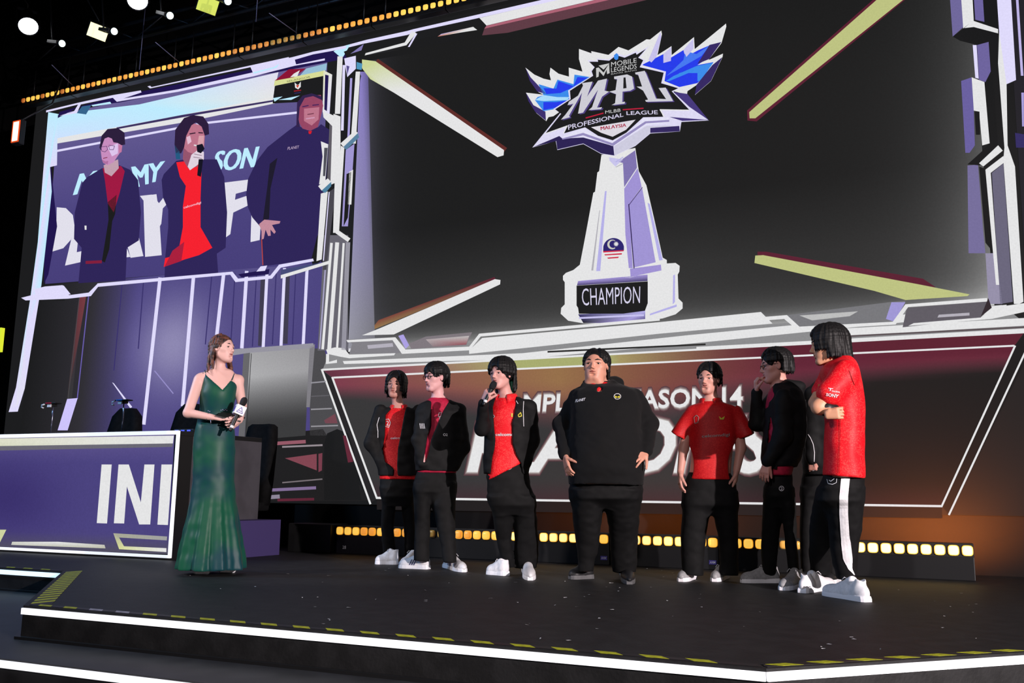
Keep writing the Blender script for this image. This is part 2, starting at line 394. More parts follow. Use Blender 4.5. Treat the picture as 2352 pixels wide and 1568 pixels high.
p.poly([(300, 710), (430, 715), (450, 640), (600, 690), (640, 600), (745, 605), (560, 720), (470, 760), (330, 770)], BL1, 7, A); p.poly([(300, 850), (430, 850), (560, 830), (430, 905), (300, 930)], BL1, 7, A)
p.poly([(215, 830), (300, 780), (440, 800), (560, 800), (540, 830), (300, 840)], BL3, 7, A)
p.poly([(1300, 470), (1440, 400), (1500, 370), (1500, 450), (1700, 330), (1720, 400), (1850, 330), (1990, 270), (1960, 400), (1840, 480), (2000, 450), (1880, 620), (1840, 660), (1660, 700), (1510, 640), (1525, 545), (1285, 480)], BL1, 6, A)
p.poly([(1525, 640), (1600, 590), (1830, 490), (2000, 455), (1870, 640), (1840, 640), (1840, 560), (1660, 560), (1560, 640)], BL2, 7, A); p.poly([(1720, 340), (1830, 370), (1980, 270), (1880, 390), (1530, 590), (1700, 430)], (70, 120, 240), 7, A)
p.poly([(1840, 470), (1960, 280), (2080, 250), (1960, 420)], (54, 40, 100), 8, A); p.poly([(1830, 680), (1990, 480), (2090, 400), (1975, 640), (1815, 778)], (54, 40, 100), 8, A)
p.poly([(1500, 370), (1580, 300), (1575, 440), (1500, 460)], (200, 194, 236), 8, A); p.poly([(1700, 330), (1800, 215), (1800, 320), (1730, 400)], (200, 194, 236), 8, A); p.poly([(1350, 430), (1470, 150), (1480, 200), (1430, 400), (1380, 455)], (200, 194, 236), 8, A)
# shield rim then black face
p.poly([(190, 1305), (470, 960), (400, 920), (560, 820), (548, 735), (790, 585), (765, 545), (805, 505), (740, 430), (835, 440), (835, 415), (955, 425), (1030, 360), (1115, 390), (1240, 335), (1240, 360), (1360, 290), (1265, 405), (1325, 435), (1280, 500), (1525, 545), (1495, 655), (1670, 710), (1600, 745), (1955, 1035), (1680, 1050), (1665, 1145), (1370, 1165), (1220, 1290), (1010, 1390), (880, 1370), (700, 1270), (440, 1330), (425, 1240)], (222, 218, 244), 9, A)
p.poly([(200, 1300), (460, 1190), (490, 1215), (700, 1205), (1000, 1290), (1010, 1385), (880, 1365), (700, 1265), (440, 1325), (430, 1240)], (44, 34, 84), 10, A)
p.poly([(1010, 1290), (1330, 1090), (1560, 1085), (1650, 1100), (1655, 1140), (1370, 1160), (1220, 1285), (1010, 1385)], (206, 204, 224), 10, A)
p.poly([(1370, 1110), (1660, 1090), (1665, 1145), (1370, 1160)], (52, 40, 96), 11, A); p.poly([(1560, 1000), (1690, 1040), (1950, 1030), (1760, 900), (1600, 750), (1740, 770), (1955, 1035)], (70, 56, 124), 11, A)
p.poly([(500, 1195), (710, 1110), (820, 1190), (990, 1245), (1140, 1175), (1310, 1010), (1550, 1005), (1560, 1060), (1330, 1080), (1020, 1285), (990, 1290), (700, 1190), (500, 1225)], (228, 226, 246), 12, A)
p.poly([(490, 1215), (700, 1160), (990, 1262), (1320, 1045), (1560, 1030), (1560, 1050), (1330, 1065), (1000, 1290), (700, 1185), (492, 1228)], (150, 140, 190), 13, A)
p.poly([(320, 1170), (480, 970), (420, 925), (575, 825), (568, 740), (800, 590), (785, 545), (815, 505), (760, 450), (850, 450), (845, 430), (960, 440), (1030, 385), (1115, 410), (1225, 360), (1235, 380), (1330, 320), (1250, 410), (1300, 435), (1265, 505), (1505, 560), (1480, 665), (1650, 715), (1585, 745), (1760, 930), (1470, 930), (1500, 1000), (1300, 1005), (1130, 1160), (995, 1235), (850, 1190), (720, 1105), (510, 1165), (540, 1090), (430, 1130)], DK, 14, A)
p.stroke([(320, 1170), (540, 1092), (505, 1165)], 2.2, W_, 15, A); p.stroke([(1755, 935), (1470, 930), (1510, 1000)], 2.4, W_, 15, A)
p.poly([(780, 1105), (1225, 1030), (1130, 1130), (995, 1200), (880, 1160)], (222, 218, 226), 16, A)
p.text('MALAYSIA', [A(875, 1100), A(1130, 1066), A(1130, 1100), A(878, 1136)], (170, 40, 70), 17, 0.0, fat=.4)
p.poly([(1010, 385), (1035, 365), (1055, 385), (1050, 425), (1030, 435), (1010, 420)], BL2, 16, A)
p.poly([(830, 515), (855, 508), (905, 560), (960, 470), (965, 565), (940, 575), (935, 530), (905, 595), (860, 545), (855, 600), (832, 610)], (200, 200, 200), 16, A); p.poly([(855, 490), (965, 466), (905, 530)], (200, 200, 200), 16, A)
p.text('MOBILE', [A(980, 455), A(1235, 412), A(1235, 458), A(980, 505)], (205, 205, 205), 16, 0.0)
p.text('LEGENDS', [A(980, 512), A(1235, 470), A(1235, 518), A(980, 558)], (205, 205, 205), 16, 0.0)
p.text('BANG BANG', [A(980, 568), A(1235, 526), A(1235, 540), A(980, 582)], (170, 170, 170), 16, 0.0)
LT = (206, 205, 214)
sh = lambda pts: [(x + 14, y + 8) for x, y in pts]
Mp = [(480, 1030), (505, 1000), (520, 985), (605, 870), (545, 885), (560, 850), (650, 790), (700, 690), (690, 665), (795, 650), (780, 690), (740, 800), (850, 640), (940, 620), (915, 740), (960, 750), (890, 800), (840, 910), (890, 905), (880, 925), (755, 935), (790, 905), (850, 730), (700, 960), (650, 970), (690, 760), (560, 990), (570, 1005)]
Pp = [(1010, 600), (1140, 578), (1190, 600), (1210, 720), (1170, 742), (1095, 750), (1092, 855), (1120, 850), (1115, 870), (985, 885), (1020, 865), (1030, 775), (960, 750), (1025, 735), (1040, 625), (1012, 625)]
Lp = [(1220, 560), (1315, 542), (1330, 570), (1430, 820), (1530, 825), (1455, 715), (1525, 710), (1600, 845), (1330, 852), (1320, 835), (1350, 830), (1300, 740), (1235, 700), (1290, 700), (1250, 580), (1225, 578)]
for q in (Mp, Pp, Lp): p.poly(sh(q), (80, 66, 130), 16, A); p.poly(q, LT, 17, A)
p.poly([(1105, 610), (1125, 608), (1135, 715), (1102, 720)], DK, 18, A)
p.text('MLBB', [A(922, 940), A(1075, 918), A(1075, 950), A(922, 970)], (205, 205, 205), 16, 0.0)
p.stroke([(730, 1012), (900, 965)], 2.6, (190, 30, 60), 16, A); p.stroke([(1100, 930), (1300, 916)], 2.6, (190, 30, 60), 16, A)
p.text('PROFESSIONAL', [A(548, 1082), A(1104, 958), A(1104, 998), A(552, 1132)], (205, 200, 225), 16, 0.015)
p.text('LEAGUE', [A(1132, 946), A(1445, 935), A(1448, 975), A(1134, 984)], (205, 200, 225), 16, 0.015)
p.build(wall, 'silver trophy with blue winged shield and CHAMPION plate')

# --- silver frame around the main picture
p = Pic('frame_picture')
A = crop(720, 0, .20408); V = crop(2050, 0, .48475); L6 = crop(720, 680, .33163); R7 = crop(1600, 640, .31973)
# top edge
p.poly([(0, 585), (340, 520), (600, 450), (1060, 350), (1130, 330), (1880, 160), (7400, -1105), (7400, -1050), (1860, 205), (1170, 355), (1060, 395), (560, 495), (360, 545), (0, 605)], LI, 3, A)
p.poly([(1110, 345), (1160, 375), (1050, 510), (580, 625), (590, 600), (1030, 480)], W_, 3, A); p.poly([(1150, 380), (1172, 380), (1085, 530), (1065, 530)], LI, 3, A)
p.poly([(560, 630), (600, 690), (1150, 595), (1180, 540), (1700, 440), (1700, 330), (1380, 400), (1180, 440), (1080, 545)], DK, 2, A)
p.poly([(1440, 385), (1800, 305), (1845, 340), (1650, 370), (1400, 415)], [(190, 180, 230), W_, W_, W_, (190, 110, 70)], 4, A)
p.poly([(1870, 205), (1950, 290), (7400, -1000), (7400, -1063)], W_, 4, A); p.poly([(1950, 292), (1925, 325), (7400, -935), (7400, -1000)], (175, 100, 118), 3, A)
p.poly([(1925, 325), (1900, 400), (2190, 370), (7400, -860), (7400, -935)], (96, 60, 70), 2, A)
# upper left corner boss
p.poly([(230, 580), (350, 520), (420, 500), (340, 640), (300, 640)], CYN, 5, A); p.poly([(345, 585), (585, 490), (540, 580), (380, 650)], DK, 6, A); p.poly([(420, 610), (570, 500), (545, 570)], (130, 120, 180), 7, A)
p.poly([(350, 660), (480, 630), (482, 775), (385, 870), (365, 760)], LI, 5, A); p.poly([(375, 740), (410, 750), (385, 850)], (90, 80, 140), 6, A)
p.poly([(490, 700), (555, 720), (545, 790), (490, 780)], (80, 150, 190), 5, A)
# left edge columns, down to the foot
def band(x0, x1, x2, x3, y0, y1, col, lv): p.poly([(x0, y0), (x1, y0), (x3, y1), (x2, y1)], col, lv)
band(776, 788, 770, 782, 130, 262, W_, 5); band(788, 794, 784, 790, 150, 300, LI, 5)
band(805, 810, 798, 803, 180, 330, (170, 160, 220), 5); band(818, 828, 806, 818, 165, 330, W_, 5); band(828, 846, 800, 862, 165, 800, [(140, 128, 200), (96, 88, 140), (120, 120, 124), (150, 150, 160)], 2)
p.poly([(795, 175), (824, 160), (830, 175), (800, 330), (785, 335)], DK, 4)
p.poly([(767, 262), (783, 268), (783, 420), (772, 535), (766, 535), (770, 410), (764, 400)], [W_] * 7, 6)
p.poly([(783, 330), (817, 300), (823, 306), (790, 338)], W_, 7); p.poly([(790, 338), (823, 306), (826, 316), (796, 345)], (90, 130, 160), 7)
p.poly([(784, 335), (792, 340), (780, 530), (806, 548), (800, 556), (772, 536)], W_, 7); p.poly([(795, 345), (815, 330), (808, 430), (800, 520), (786, 520)], (160, 150, 210), 5)
p.poly([(797, 400), (808, 395), (800, 500), (790, 520)], DK, 6); p.poly([(803, 395), (812, 390), (808, 470), (800, 470)], W_, 6)
for x0, x1, w, c in ((762, 742, 6, W_), (775, 757, 9, W_), (790, 775, 5, W_), (800, 790, 10, (150, 148, 160)), (752, 735, 3, (170, 165, 200))):
    p.stroke([(x0, 560), (x1, 800)], w, c, 4)
p.poly([(745, 540), (800, 540), (800, 805), (730, 805)], (104, 102, 112), 1)
# bottom edge
p.poly([(760, 802), (800, 812), (1200, 775), (1525, 765), (2300, 700), (2352, 740), (2352, 762), (742, 848)], (140, 140, 142), 2)
p.poly([(90, 370), (150, 355), (215, 360), (250, 405), (570, 395), (560, 410), (250, 430), (190, 420), (100, 400)], W_, 4, L6); p.poly([(90, 400), (110, 400), (110, 455), (165, 440), (165, 462), (88, 470)], W_, 4, L6)
p.poly([(205, 450), (1450, 395), (2600, 270), (4800, 60), (4800, 110), (2600, 330), (1450, 435), (215, 470)], W_, 4, L6)
p.poly([(230, 300), (560, 285), (640, 385), (560, 400), (250, 400), (270, 330)], (130, 128, 134), 3, L6)
p.poly([(230, 305), (570, 285), (640, 370), (1080, 350), (1150, 260), (2400, 150), (2400, 170), (1160, 280), (1085, 375), (615, 400), (550, 305), (240, 320)], W_, 5, L6)
p.poly([(590, 275), (625, 265), (665, 340), (640, 365)], (172, 160, 226), 4, L6)
p.poly([(660, 330), (780, 280), (1100, 250), (1060, 340), (680, 365)], (128, 120, 126), 3, L6); p.poly([(780, 300), (1080, 275), (1060, 335), (830, 350)], [(180, 170, 172), (190, 186, 186), (150, 80, 90), (140, 120, 126)], 4, L6)
p.poly([(1080, 375), (1170, 290), (2400, 180), (3100, 110), (3180, 190), (2400, 260), (1600, 345), (1080, 400)], W_, 4, L6)
p.poly([(375, 340), (550, 325), (555, 350), (380, 365)], (180, 176, 188), 4, L6)
p.poly([(0, 315), (650, 262), (740, 345), (1410, 310), (1500, 185), (2085, 140), (2090, 165), (1520, 205), (1430, 330), (730, 372), (630, 290), (0, 340)], W_, 8, R7)
p.poly([(650, 262), (1380, 170), (1500, 160), (1410, 310), (740, 345)], (120, 120, 124), 6, R7); p.poly([(1400, 170), (1500, 170), (1420, 310), (1360, 290)], (160, 152, 214), 7, R7)
p.poly([(740, 265), (1160, 235), (1100, 270), (830, 300)], (190, 190, 190), 7, R7)
p.poly([(1510, 210), (2085, 165), (2040, 285), (1480, 350)], (96, 92, 100), 7, R7); p.poly([(1560, 320), (2040, 280), (2120, 210), (2400, 170), (2400, 230), (2120, 290), (1520, 340)], W_, 8, R7)
p.poly([(1740, 260), (1960, 245), (1960, 265), (1730, 280)], (180, 176, 186), 9, R7); p.poly([(2040, 275), (2095, 140), (2120, 210)], (50, 40, 46), 9, R7)
p.poly([(850, 370), (2400, 280), (2400, 335), (850, 425)], W_, 5, R7); p.poly([(850, 420), (2400, 340), (2400, 352), (850, 432)], (90, 80, 84), 6, R7)
p.poly([(0, 490), (850, 445), (2400, 355), (2400, 390), (0, 515)], W_, 6, R7)
p.stroke([(1260, 808), (1620, 791)], 4, (40, 40, 40), 9)
# right edge
p.poly([(458, -560), (528, -560), (585, 380), (540, 400), (505, 150)], LI, 3, V); p.poly([(505, 150), (540, 400), (545, 690), (580, 790), (620, 1430), (600, 1440), (575, 1440), (525, 760), (530, 700), (500, 300)], W_, 4, V)
p.poly([(233, -560), (288, -560), (335, 130), (285, 175)], (112, 104, 156), 4, V); p.poly([(288, -560), (348, -560), (385, 105), (335, 140)], W_, 4, V); p.poly([(350, -560), (393, -560), (435, 105), (392, 95)], (110, 100, 160), 4, V)
p.poly([(285, 175), (375, 105), (500, 140), (500, 165), (400, 215), (320, 195)], DK, 5, V); p.poly([(340, 135), (380, 100), (500, 140), (500, 160), (385, 130)], W_, 6, V)
p.poly([(380, 215), (398, 215), (408, 375), (392, 370)], LI, 5, V); p.poly([(400, 215), (455, 200), (465, 340), (440, 390), (410, 380)], (110, 100, 158), 4, V)
p.poly([(325, 385), (375, 368), (385, 530), (390, 690), (365, 725), (345, 725)], (106, 96, 160), 5, V); p.poly([(375, 368), (435, 390), (460, 680), (425, 690), (410, 530), (385, 525)], W_, 5, V)
p.poly([(435, 390), (475, 350), (500, 690), (460, 690)], DK, 3, V); p.poly([(388, 530), (412, 530), (415, 640), (395, 640)], DK, 6, V)
p.poly([(355, 780), (460, 685), (500, 690), (415, 785)], DK, 6, V); p.poly([(410, 775), (500, 690), (522, 715), (430, 790)], W_, 7, V)
p.poly([(355, 785), (405, 780), (430, 1100), (440, 1200), (360, 1200)], (118, 110, 156), 3, V); p.poly([(410, 790), (440, 800), (480, 1200), (440, 1150)], DK, 4, V)
p.poly([(440, 805), (525, 740), (530, 770), (465, 820), (505, 1350), (490, 1350)], W_, 5, V); p.poly([(470, 820), (525, 775), (570, 1430), (510, 1440)], (106, 102, 124), 3, V)
p.poly([(440, 1200), (490, 1200), (520, 1440), (455, 1440)], (150, 144, 170), 3, V)
p.poly([(538, -560), (638, -560), (680, 1600), (640, 1430), (590, 640), (575, 400)], (38, 36, 42), 2, V); p.poly([(548, -560), (560, -560), (620, 360), (608, 360)], (190, 180, 230), 4, V); p.poly([(580, 630), (640, 640), (640, 700), (585, 700)], (54, 46, 100), 3, V)
p.poly([(610, 440), (622, 440), (622, 600), (614, 600)], (170, 160, 220), 4, V)
p.build(wall, 'silver and lilac angular frame drawn around the trophy')

# --- lower panel with the season title
p = Pic('title_panel_picture')
def fl1(u, v):                                  # strip between the two top lines
    c = mixc((100, 50, 66), (142, 78, 94), min(1, u / .12)) if u < .12 else mixc((142, 78, 94), (170, 172, 110), (u - .12) / .22) if u < .34 else (168, 172, 112) if u < .5 else mixc((165, 150, 100), (92, 32, 48), (u - .5) / .2)
    return c
p.grid([(742, 850), (2352, 764), (2330, 794), (764, 867)], 60, 2, fl1, 1)
def fl2(u, v):
    top = mixc((124, 60, 76), (150, 112, 74), u / .4) if u < .4 else mixc((150, 112, 74), (96, 34, 52), (u - .4) / .35) if u < .75 else mixc((96, 34, 52), (88, 26, 44), u - .75)
    base = mixc((56, 55, 56), DK, (u - .62) / .15); w = max(0, 1 - v / (0.16 + 0.34 * math.exp(-((u - .45) / .28) ** 2)))
    c = mixc(base, mixc((124, 62, 76), top, w * 1.3), min(1, w * 1.7))
    if v > .85: c = mixc(c, (74, 36, 46), (v - .85) * 3)
    return c
p.grid([(764, 867), (2330, 794), (2163, 1162), (866, 1143)], 80, 30, fl2, 1)
p.grid([(866, 1145), (2163, 1164), (2163, 1190), (866, 1170)], 4, 2, lambda u, v: (34, 30, 31), 1)
p.stroke([(768, 867), (2328, 794)], 4.2, W_, 3); p.stroke([(742, 849), (2400, 760)], 4.5, W_, 3)
p.stroke([(764, 867), (866, 1143)], 4.5, W_, 3); p.stroke([(866, 1143), (2163, 1162)], 5, W_, 3); p.stroke([(2163, 1162), (2331, 795)], 4.5, W_, 3)
p.stroke([(740, 849), (851, 1156)], 4.5, W_, 3); p.stroke([(2180, 1181), (2400, 712)], 4.5, W_, 3)
p.poly([(742, 851), (764, 868), (866, 1145), (851, 1155)], (40, 38, 40), 1); p.poly([(2331, 795), (2410, 700), (2410, 720), (2180, 1181), (2163, 1162)], DK, 1)
# soft halo, then the letters
HC = [(84, 56, 62), (98, 72, 76), (116, 94, 96), (140, 122, 122), (170, 160, 158), (204, 200, 198)]
for k, c in enumerate(HC):
    g = 9 - 1.6 * k
    p.text('MPL MY SEASON 14', [(1206 - g * .5, 908 - g), (1706 + g * .5, 888 - g), (1706 + g * .5, 932 + g), (1202 - g * .5, 946 + g)], c, 4 + k, 0.05 - k * 0.006, 0.0)
    p.text('PLAYOFFS', [(1086 - g, 972 - g), (1778 + g, 952 - g), (1762 + g, 1087 + g), (1074 - g, 1085 + g)], c, 4 + k, 0.062 - k * 0.006, 0.12)
p.text('MPL MY SEASON 14', [(1206, 908), (1706, 888), (1706, 932), (1202, 946)], W_, 11, 0.018, 0.0)
p.text('PLAYOFFS', [(1086, 972), (1778, 952), (1762, 1087), (1074, 1085)], W_, 11, 0.03, 0.12)
p.build(wall, 'dark red title panel reading MPL MY SEASON 14 PLAYOFFS')

# --- purple corridor at the lower left of the wall
p = Pic('corridor_picture')
def fcor(u, v):
    c = mixc(DK, (48, 46, 52), u / .22) if u < .22 else mixc((48, 46, 52), PU, (u - .22) / .16) if u < .38 else PU
    g = math.exp(-((u - .52) / .13) ** 2 - ((v - .33) / .22) ** 2); c = mixc(c, (142, 136, 178), g)
    g2 = math.exp(-((u - .8) / .1) ** 2) * (1 - v); c = mixc(c, (96, 88, 140), g2 * .7)
    if v > .78: c = mixc(c, GR, (v - .78) * 3)
    return c
p.grid([(90, 655), (765, 600), (742, 1150), (30, 1120)], 60, 40, fcor, 0)
for x0, y0, x1, y1, w in ((368, 640, 331, 972, 8), (445, 634, 420, 930, 8), (514, 630, 495, 800, 8), (567, 625, 556, 797, 8), (614, 622, 605, 795, 7), (654, 618, 646, 792, 7), (706, 612, 697, 788, 7)):
    p.stroke([(x0, y0), (x1, y1)], w, LI, 2)
for x0, y0, x1, y1 in ((281, 650, 262, 850), (330, 645, 318, 800), (487, 630, 472, 790), (590, 622, 580, 795), (635, 620, 626, 790), (680, 615, 672, 790), (540, 628, 530, 795)):
    p.stroke([(x0, y0), (x1, y1)], 2.5, (58, 50, 108), 1)
for x0, y0, x1, y1 in ((605, 640, 599, 790), (660, 635, 655, 785)): p.stroke([(x0, y0), (x1, y1)], 12, (64, 60, 80), 1)
p.poly([(182, 682), (198, 681), (178, 800), (165, 920), (154, 920)], [(110, 50, 60), (120, 60, 66), (60, 50, 60), GR, GR], 1)
p.stroke([(204, 680), (178, 915)], 2.5, (104, 92, 170), 2); p.stroke([(183, 682), (157, 915)], 1.6, (70, 70, 74), 2)
p.poly([(155, 916), (179, 914), (156, 988), (133, 988)], (206, 196, 252), 3)
p.poly([(258, 878), (262, 880), (304, 934), (300, 938)], LI, 2); p.stroke([(356, 852), (398, 903)], 2.5, (150, 142, 200), 2)
# grey machine panel
def fpan(u, v): return mixc(mixc((176, 176, 178), (140, 138, 142), u * .4 + abs(v - .3)), (60, 60, 61), (v - .28) * 1.9)
p.grid([(574, 808), (712, 792), (702, 1000), (562, 1012)], 12, 24, fpan, 2)
p.poly([(535, 802), (720, 788), (722, 796), (712, 800), (574, 810), (535, 816)], (150, 148, 160), 3); p.poly([(560, 812), (575, 810), (562, 1010), (548, 1010)], (104, 103, 106), 3)
p.poly([(712, 796), (724, 790), (712, 935), (704, 935)], (128, 126, 132), 3); p.stroke([(578, 812), (566, 1000)], 1.5, (50, 50, 52), 4)
p.poly([(720, 800), (745, 800), (790, 985), (780, 1000), (712, 1000), (712, 880)], (76, 75, 78), 1)
p.stroke([(716, 879), (748, 876)], 3, (150, 148, 156), 4); p.stroke([(716, 910), (756, 908)], 2, (100, 98, 104), 4); p.stroke([(716, 940), (762, 938)], 3, (150, 148, 154), 4); p.stroke([(716, 979), (776, 977)], 3, (150, 148, 154), 4)
p.poly([(745, 965), (770, 950), (776, 972), (748, 972)], (116, 70, 80), 4)
p.poly([(600, 1000), (742, 985), (790, 1060), (850, 1150), (600, 1150)], (33, 32, 33), 1)
p.stroke([(605, 1020), (700, 1014)], 8, (150, 90, 104), 3); p.stroke([(650, 1026), (740, 1022)], 4, (150, 140, 146), 3)
p.poly([(655, 1052), (728, 1042), (728, 1080)], (130, 70, 82), 3); p.poly([(732, 1042), (741, 1040), (740, 1080), (732, 1084)], (120, 62, 76), 3)
p.stroke([(650, 1108), (740, 1100)], 3, (120, 112, 116), 3); p.stroke([(604, 1126), (724, 1120)], 7, [(130, 110, 150)] * 4, 3); p.stroke([(600, 1143), (640, 1140)], 9, (140, 132, 150), 3); p.stroke([(640, 1148), (720, 1146)], 6, (96, 38, 54), 3)
p.poly([(745, 1148), (745, 1020), (752, 995), (775, 985), (800, 995), (812, 1030), (830, 1148)], (28, 28, 29), 3)
p.poly([(788, 1000), (795, 1000), (812, 1060), (800, 1062)], (100, 40, 56), 4)
p.build(wall, 'purple corridor with glowing vertical bars')

# --- live camera picture, upper left
p = Pic('camera_feed_picture')
A = crop(100, 150, .33803); B = crop(440, 110, .35088)
def ffeed(u, v): return mixc(mixc((106, 96, 150), PU, v * 1.6), PD, (v - .55) * .5)
p.grid([(134, 262), (752, 140), (738, 604), (104, 652)], 20, 20, ffeed, 1)
p.poly([(134, 262), (320, 240), (640, 166), (628, 222), (430, 262), (270, 300), (130, 320)], [CYN, CYN, (225, 222, 240), W_, CYN, CYN, (205, 225, 255)], 2)
p.poly([(130, 318), (430, 262), (628, 222), (744, 218), (744, 224), (640, 236), (430, 280), (130, 330)], W_, 3); p.poly([(270, 297), (430, 268), (640, 232), (640, 228), (420, 264), (268, 293)], (60, 48, 96), 4)
p.stroke([(130, 347), (470, 283), (690, 258)], 5, LI, 3)
# jumbled title behind the people
for t, q in (('M', [(182, 400), (222, 392), (215, 436), (170, 448)]), ('MY', [(300, 384), (378, 370), (368, 414), (316, 430)]), ('SON', [(496, 348), (595, 336), (586, 384), (490, 396)])): p.text(t, q, CYN, 3, 0.0, 0.1, fat=2.2)
for t, q in (('L', [(176, 500), (200, 498), (212, 596), (150, 610)]), ('A', [(255, 462), (330, 452), (330, 588), (215, 604)]), ('Y', [(322, 450), (412, 440), (396, 470), (330, 586)]), ('F', [(512, 420), (592, 410), (575, 505), (496, 562)]), ('F', [(580, 430), (640, 425), (625, 545), (576, 556)])): p.text(t, q, (226, 224, 236), 3, 0.05, 0.0)
p.poly([(131, 476), (152, 478), (168, 494), (172, 520), (164, 550), (146, 570), (120, 578), (130, 530)], (226, 224, 236), 3); p.poly([(225, 452), (258, 448), (288, 560), (300, 590), (240, 596)], (226, 224, 236), 3); p.poly([(330, 450), (360, 446), (366, 490), (372, 586), (334, 590)], (226, 224, 236), 3)
# red and yellow caption box
p.poly([(632, 198), (748, 172), (744, 232), (627, 238)], DK, 5); p.poly([(632, 186), (748, 162), (748, 174), (630, 198)], (216, 220, 150), 6); p.poly([(632, 186), (664, 160), (704, 158), (676, 178)], (140, 16, 50), 7); p.poly([(676, 170), (690, 162), (684, 176), (668, 178)], W_, 8); p.poly([(704, 158), (752, 146), (750, 162), (690, 174)], (150, 190, 214), 6)
p.text('SELANGOR', [(660, 186), (714, 175), (714, 179), (660, 190)], (90, 90, 60), 8, 0.0)
p.poly([(678, 190), (684, 196), (688, 194), (692, 188), (692, 200), (686, 206), (679, 202)], W_, 8); p.poly([(681, 197), (689, 195), (685, 203)], (200, 60, 40), 9); p.stroke([(677, 210), (692, 208)], 2.6, (150, 30, 40), 8); p.stroke([(678, 215), (691, 213)], 2, (50, 44, 100), 8)
p.poly([(628, 226), (650, 222), (632, 234)], CYN, 7); p.poly([(640, 230), (690, 220), (670, 230)], CYN, 7)
JK = (46, 36, 88); JD = (32, 26, 60)
# first figure: dark jacket, red shirt, glasses
p.poly([(265, 800), (300, 760), (400, 700), (520, 680), (590, 710), (645, 780), (665, 1000), (650, 1190), (570, 1240), (565, 1350), (560, 1460), (240, 1480), (262, 1240), (210, 1180), (215, 1000)], JK, 5, A)
p.poly([(405, 700), (530, 685), (555, 720), (520, 870), (480, 1000), (440, 940), (420, 780)], (160, 24, 66), 6, A); p.poly([(440, 930), (500, 880), (490, 1010), (470, 1060), (450, 1250), (420, 1340), (400, 1330), (445, 1050)], DK, 6, A)
p.poly([(290, 1330), (400, 1325), (400, 1345), (290, 1350)], (130, 30, 60), 7, A); p.poly([(282, 1090), (296, 1090), (296, 1118), (284, 1118)], W_, 7, A)
p.poly([(412, 680), (510, 640), (515, 700), (465, 755), (420, 730)], (196, 160, 176), 7, A)
p.poly([(390, 560), (395, 500), (440, 470), (530, 490), (535, 560), (520, 600), (480, 660), (440, 680), (410, 665), (400, 640)], (200, 140, 190), 8, A)
p.poly([(400, 640), (425, 655), (445, 650), (440, 675), (412, 665)], (176, 110, 160), 9, A); p.poly([(440, 560), (510, 530), (510, 600), (470, 620)], (222, 196, 236), 9, A)
p.poly([(385, 560), (400, 480), (440, 435), (510, 428), (555, 460), (560, 540), (535, 545), (510, 530), (480, 525), (470, 500), (445, 490), (420, 500), (405, 540), (395, 580)], (44, 30, 60), 10, A)
p.stroke([(396, 560), (402, 585), (424, 590), (440, 575), (436, 552), (398, 556)], 1.2, (90, 60, 110), 11, A); p.stroke([(448, 550), (455, 575), (480, 575), (488, 550), (450, 544)], 1.2, (90, 60, 110), 11, A)
p.stroke([(412, 634), (438, 628)], 1.6, (130, 30, 60), 11, A); p.poly([(515, 545), (540, 540), (535, 590), (518, 600)], (196, 120, 160), 9, A)
# second figure: open jacket over a red shirt, microphone
p.poly([(805, 780), (820, 740), (905, 650), (960, 640), (1180, 640), (1230, 760), (1250, 1000), (1240, 1240), (1180, 1280), (1190, 1420), (825, 1440), (830, 1300), (850, 1100), (850, 980), (815, 900)], JK, 5, A)
p.poly([(905, 660), (1080, 640), (1070, 900), (1070, 1100), (1150, 1240), (1060, 1290), (960, 1320), (820, 1370), (830, 1310), (915, 1290), (950, 1100), (950, 960), (970, 820), (930, 760)], (246, 32, 46), 6, A)
p.poly([(880, 1260), (960, 1200), (940, 1330), (825, 1370)], (170, 30, 60), 7, A)
p.text('celcomdigi', [A(955, 960), A(1075, 925), A(1075, 945), A(958, 980)], (235, 200, 220), 8, 0.01)
p.poly([(955, 560), (1060, 600), (1050, 690), (985, 700), (950, 640)], (150, 84, 110), 7, A)
p.poly([(960, 480), (1020, 395), (1075, 410), (1100, 480), (1095, 560), (1040, 610), (985, 590), (955, 560)], (190, 116, 138), 8, A); p.poly([(975, 490), (1000, 480), (1010, 520), (985, 540)], (228, 190, 210), 9, A); p.poly([(1060, 480), (1095, 480), (1090, 560), (1050, 550)], (216, 160, 170), 9, A)
p.poly([(895, 540), (900, 440), (960, 360), (1020, 340), (1090, 350), (1125, 400), (1130, 470), (1100, 480), (1080, 420), (1040, 390), (1010, 410), (975, 480), (960, 560), (940, 600), (905, 600)], (44, 28, 60), 10, A)
p.poly([(895, 540), (930, 590), (935, 640), (905, 640)], (36, 90, 130), 10, A)
p.stroke([(1000, 468), (1035, 462)], 2.6, (54, 30, 50), 11, A); p.stroke([(1060, 460), (1086, 462)], 2.6, (54, 30, 50), 11, A); p.stroke([(1030, 545), (1075, 552)], 3, W_, 11, A)
p.poly([(985, 690), (1010, 610), (1050, 580), (1095, 590), (1095, 640), (1050, 680), (1000, 715)], (224, 210, 224), 11, A); p.stroke([(1030, 605), (1080, 615)], 1.2, (120, 90, 110), 12, A); p.stroke([(1025, 625), (1080, 635)], 1.2, (120, 90, 110), 12, A)
p.poly([(1045, 545), (1085, 535), (1100, 570), (1075, 600), (1050, 590)], (20, 18, 34), 12, A); p.poly([(1060, 640), (1090, 640), (1075, 760), (1050, 750)], (20, 18, 34), 12, A)
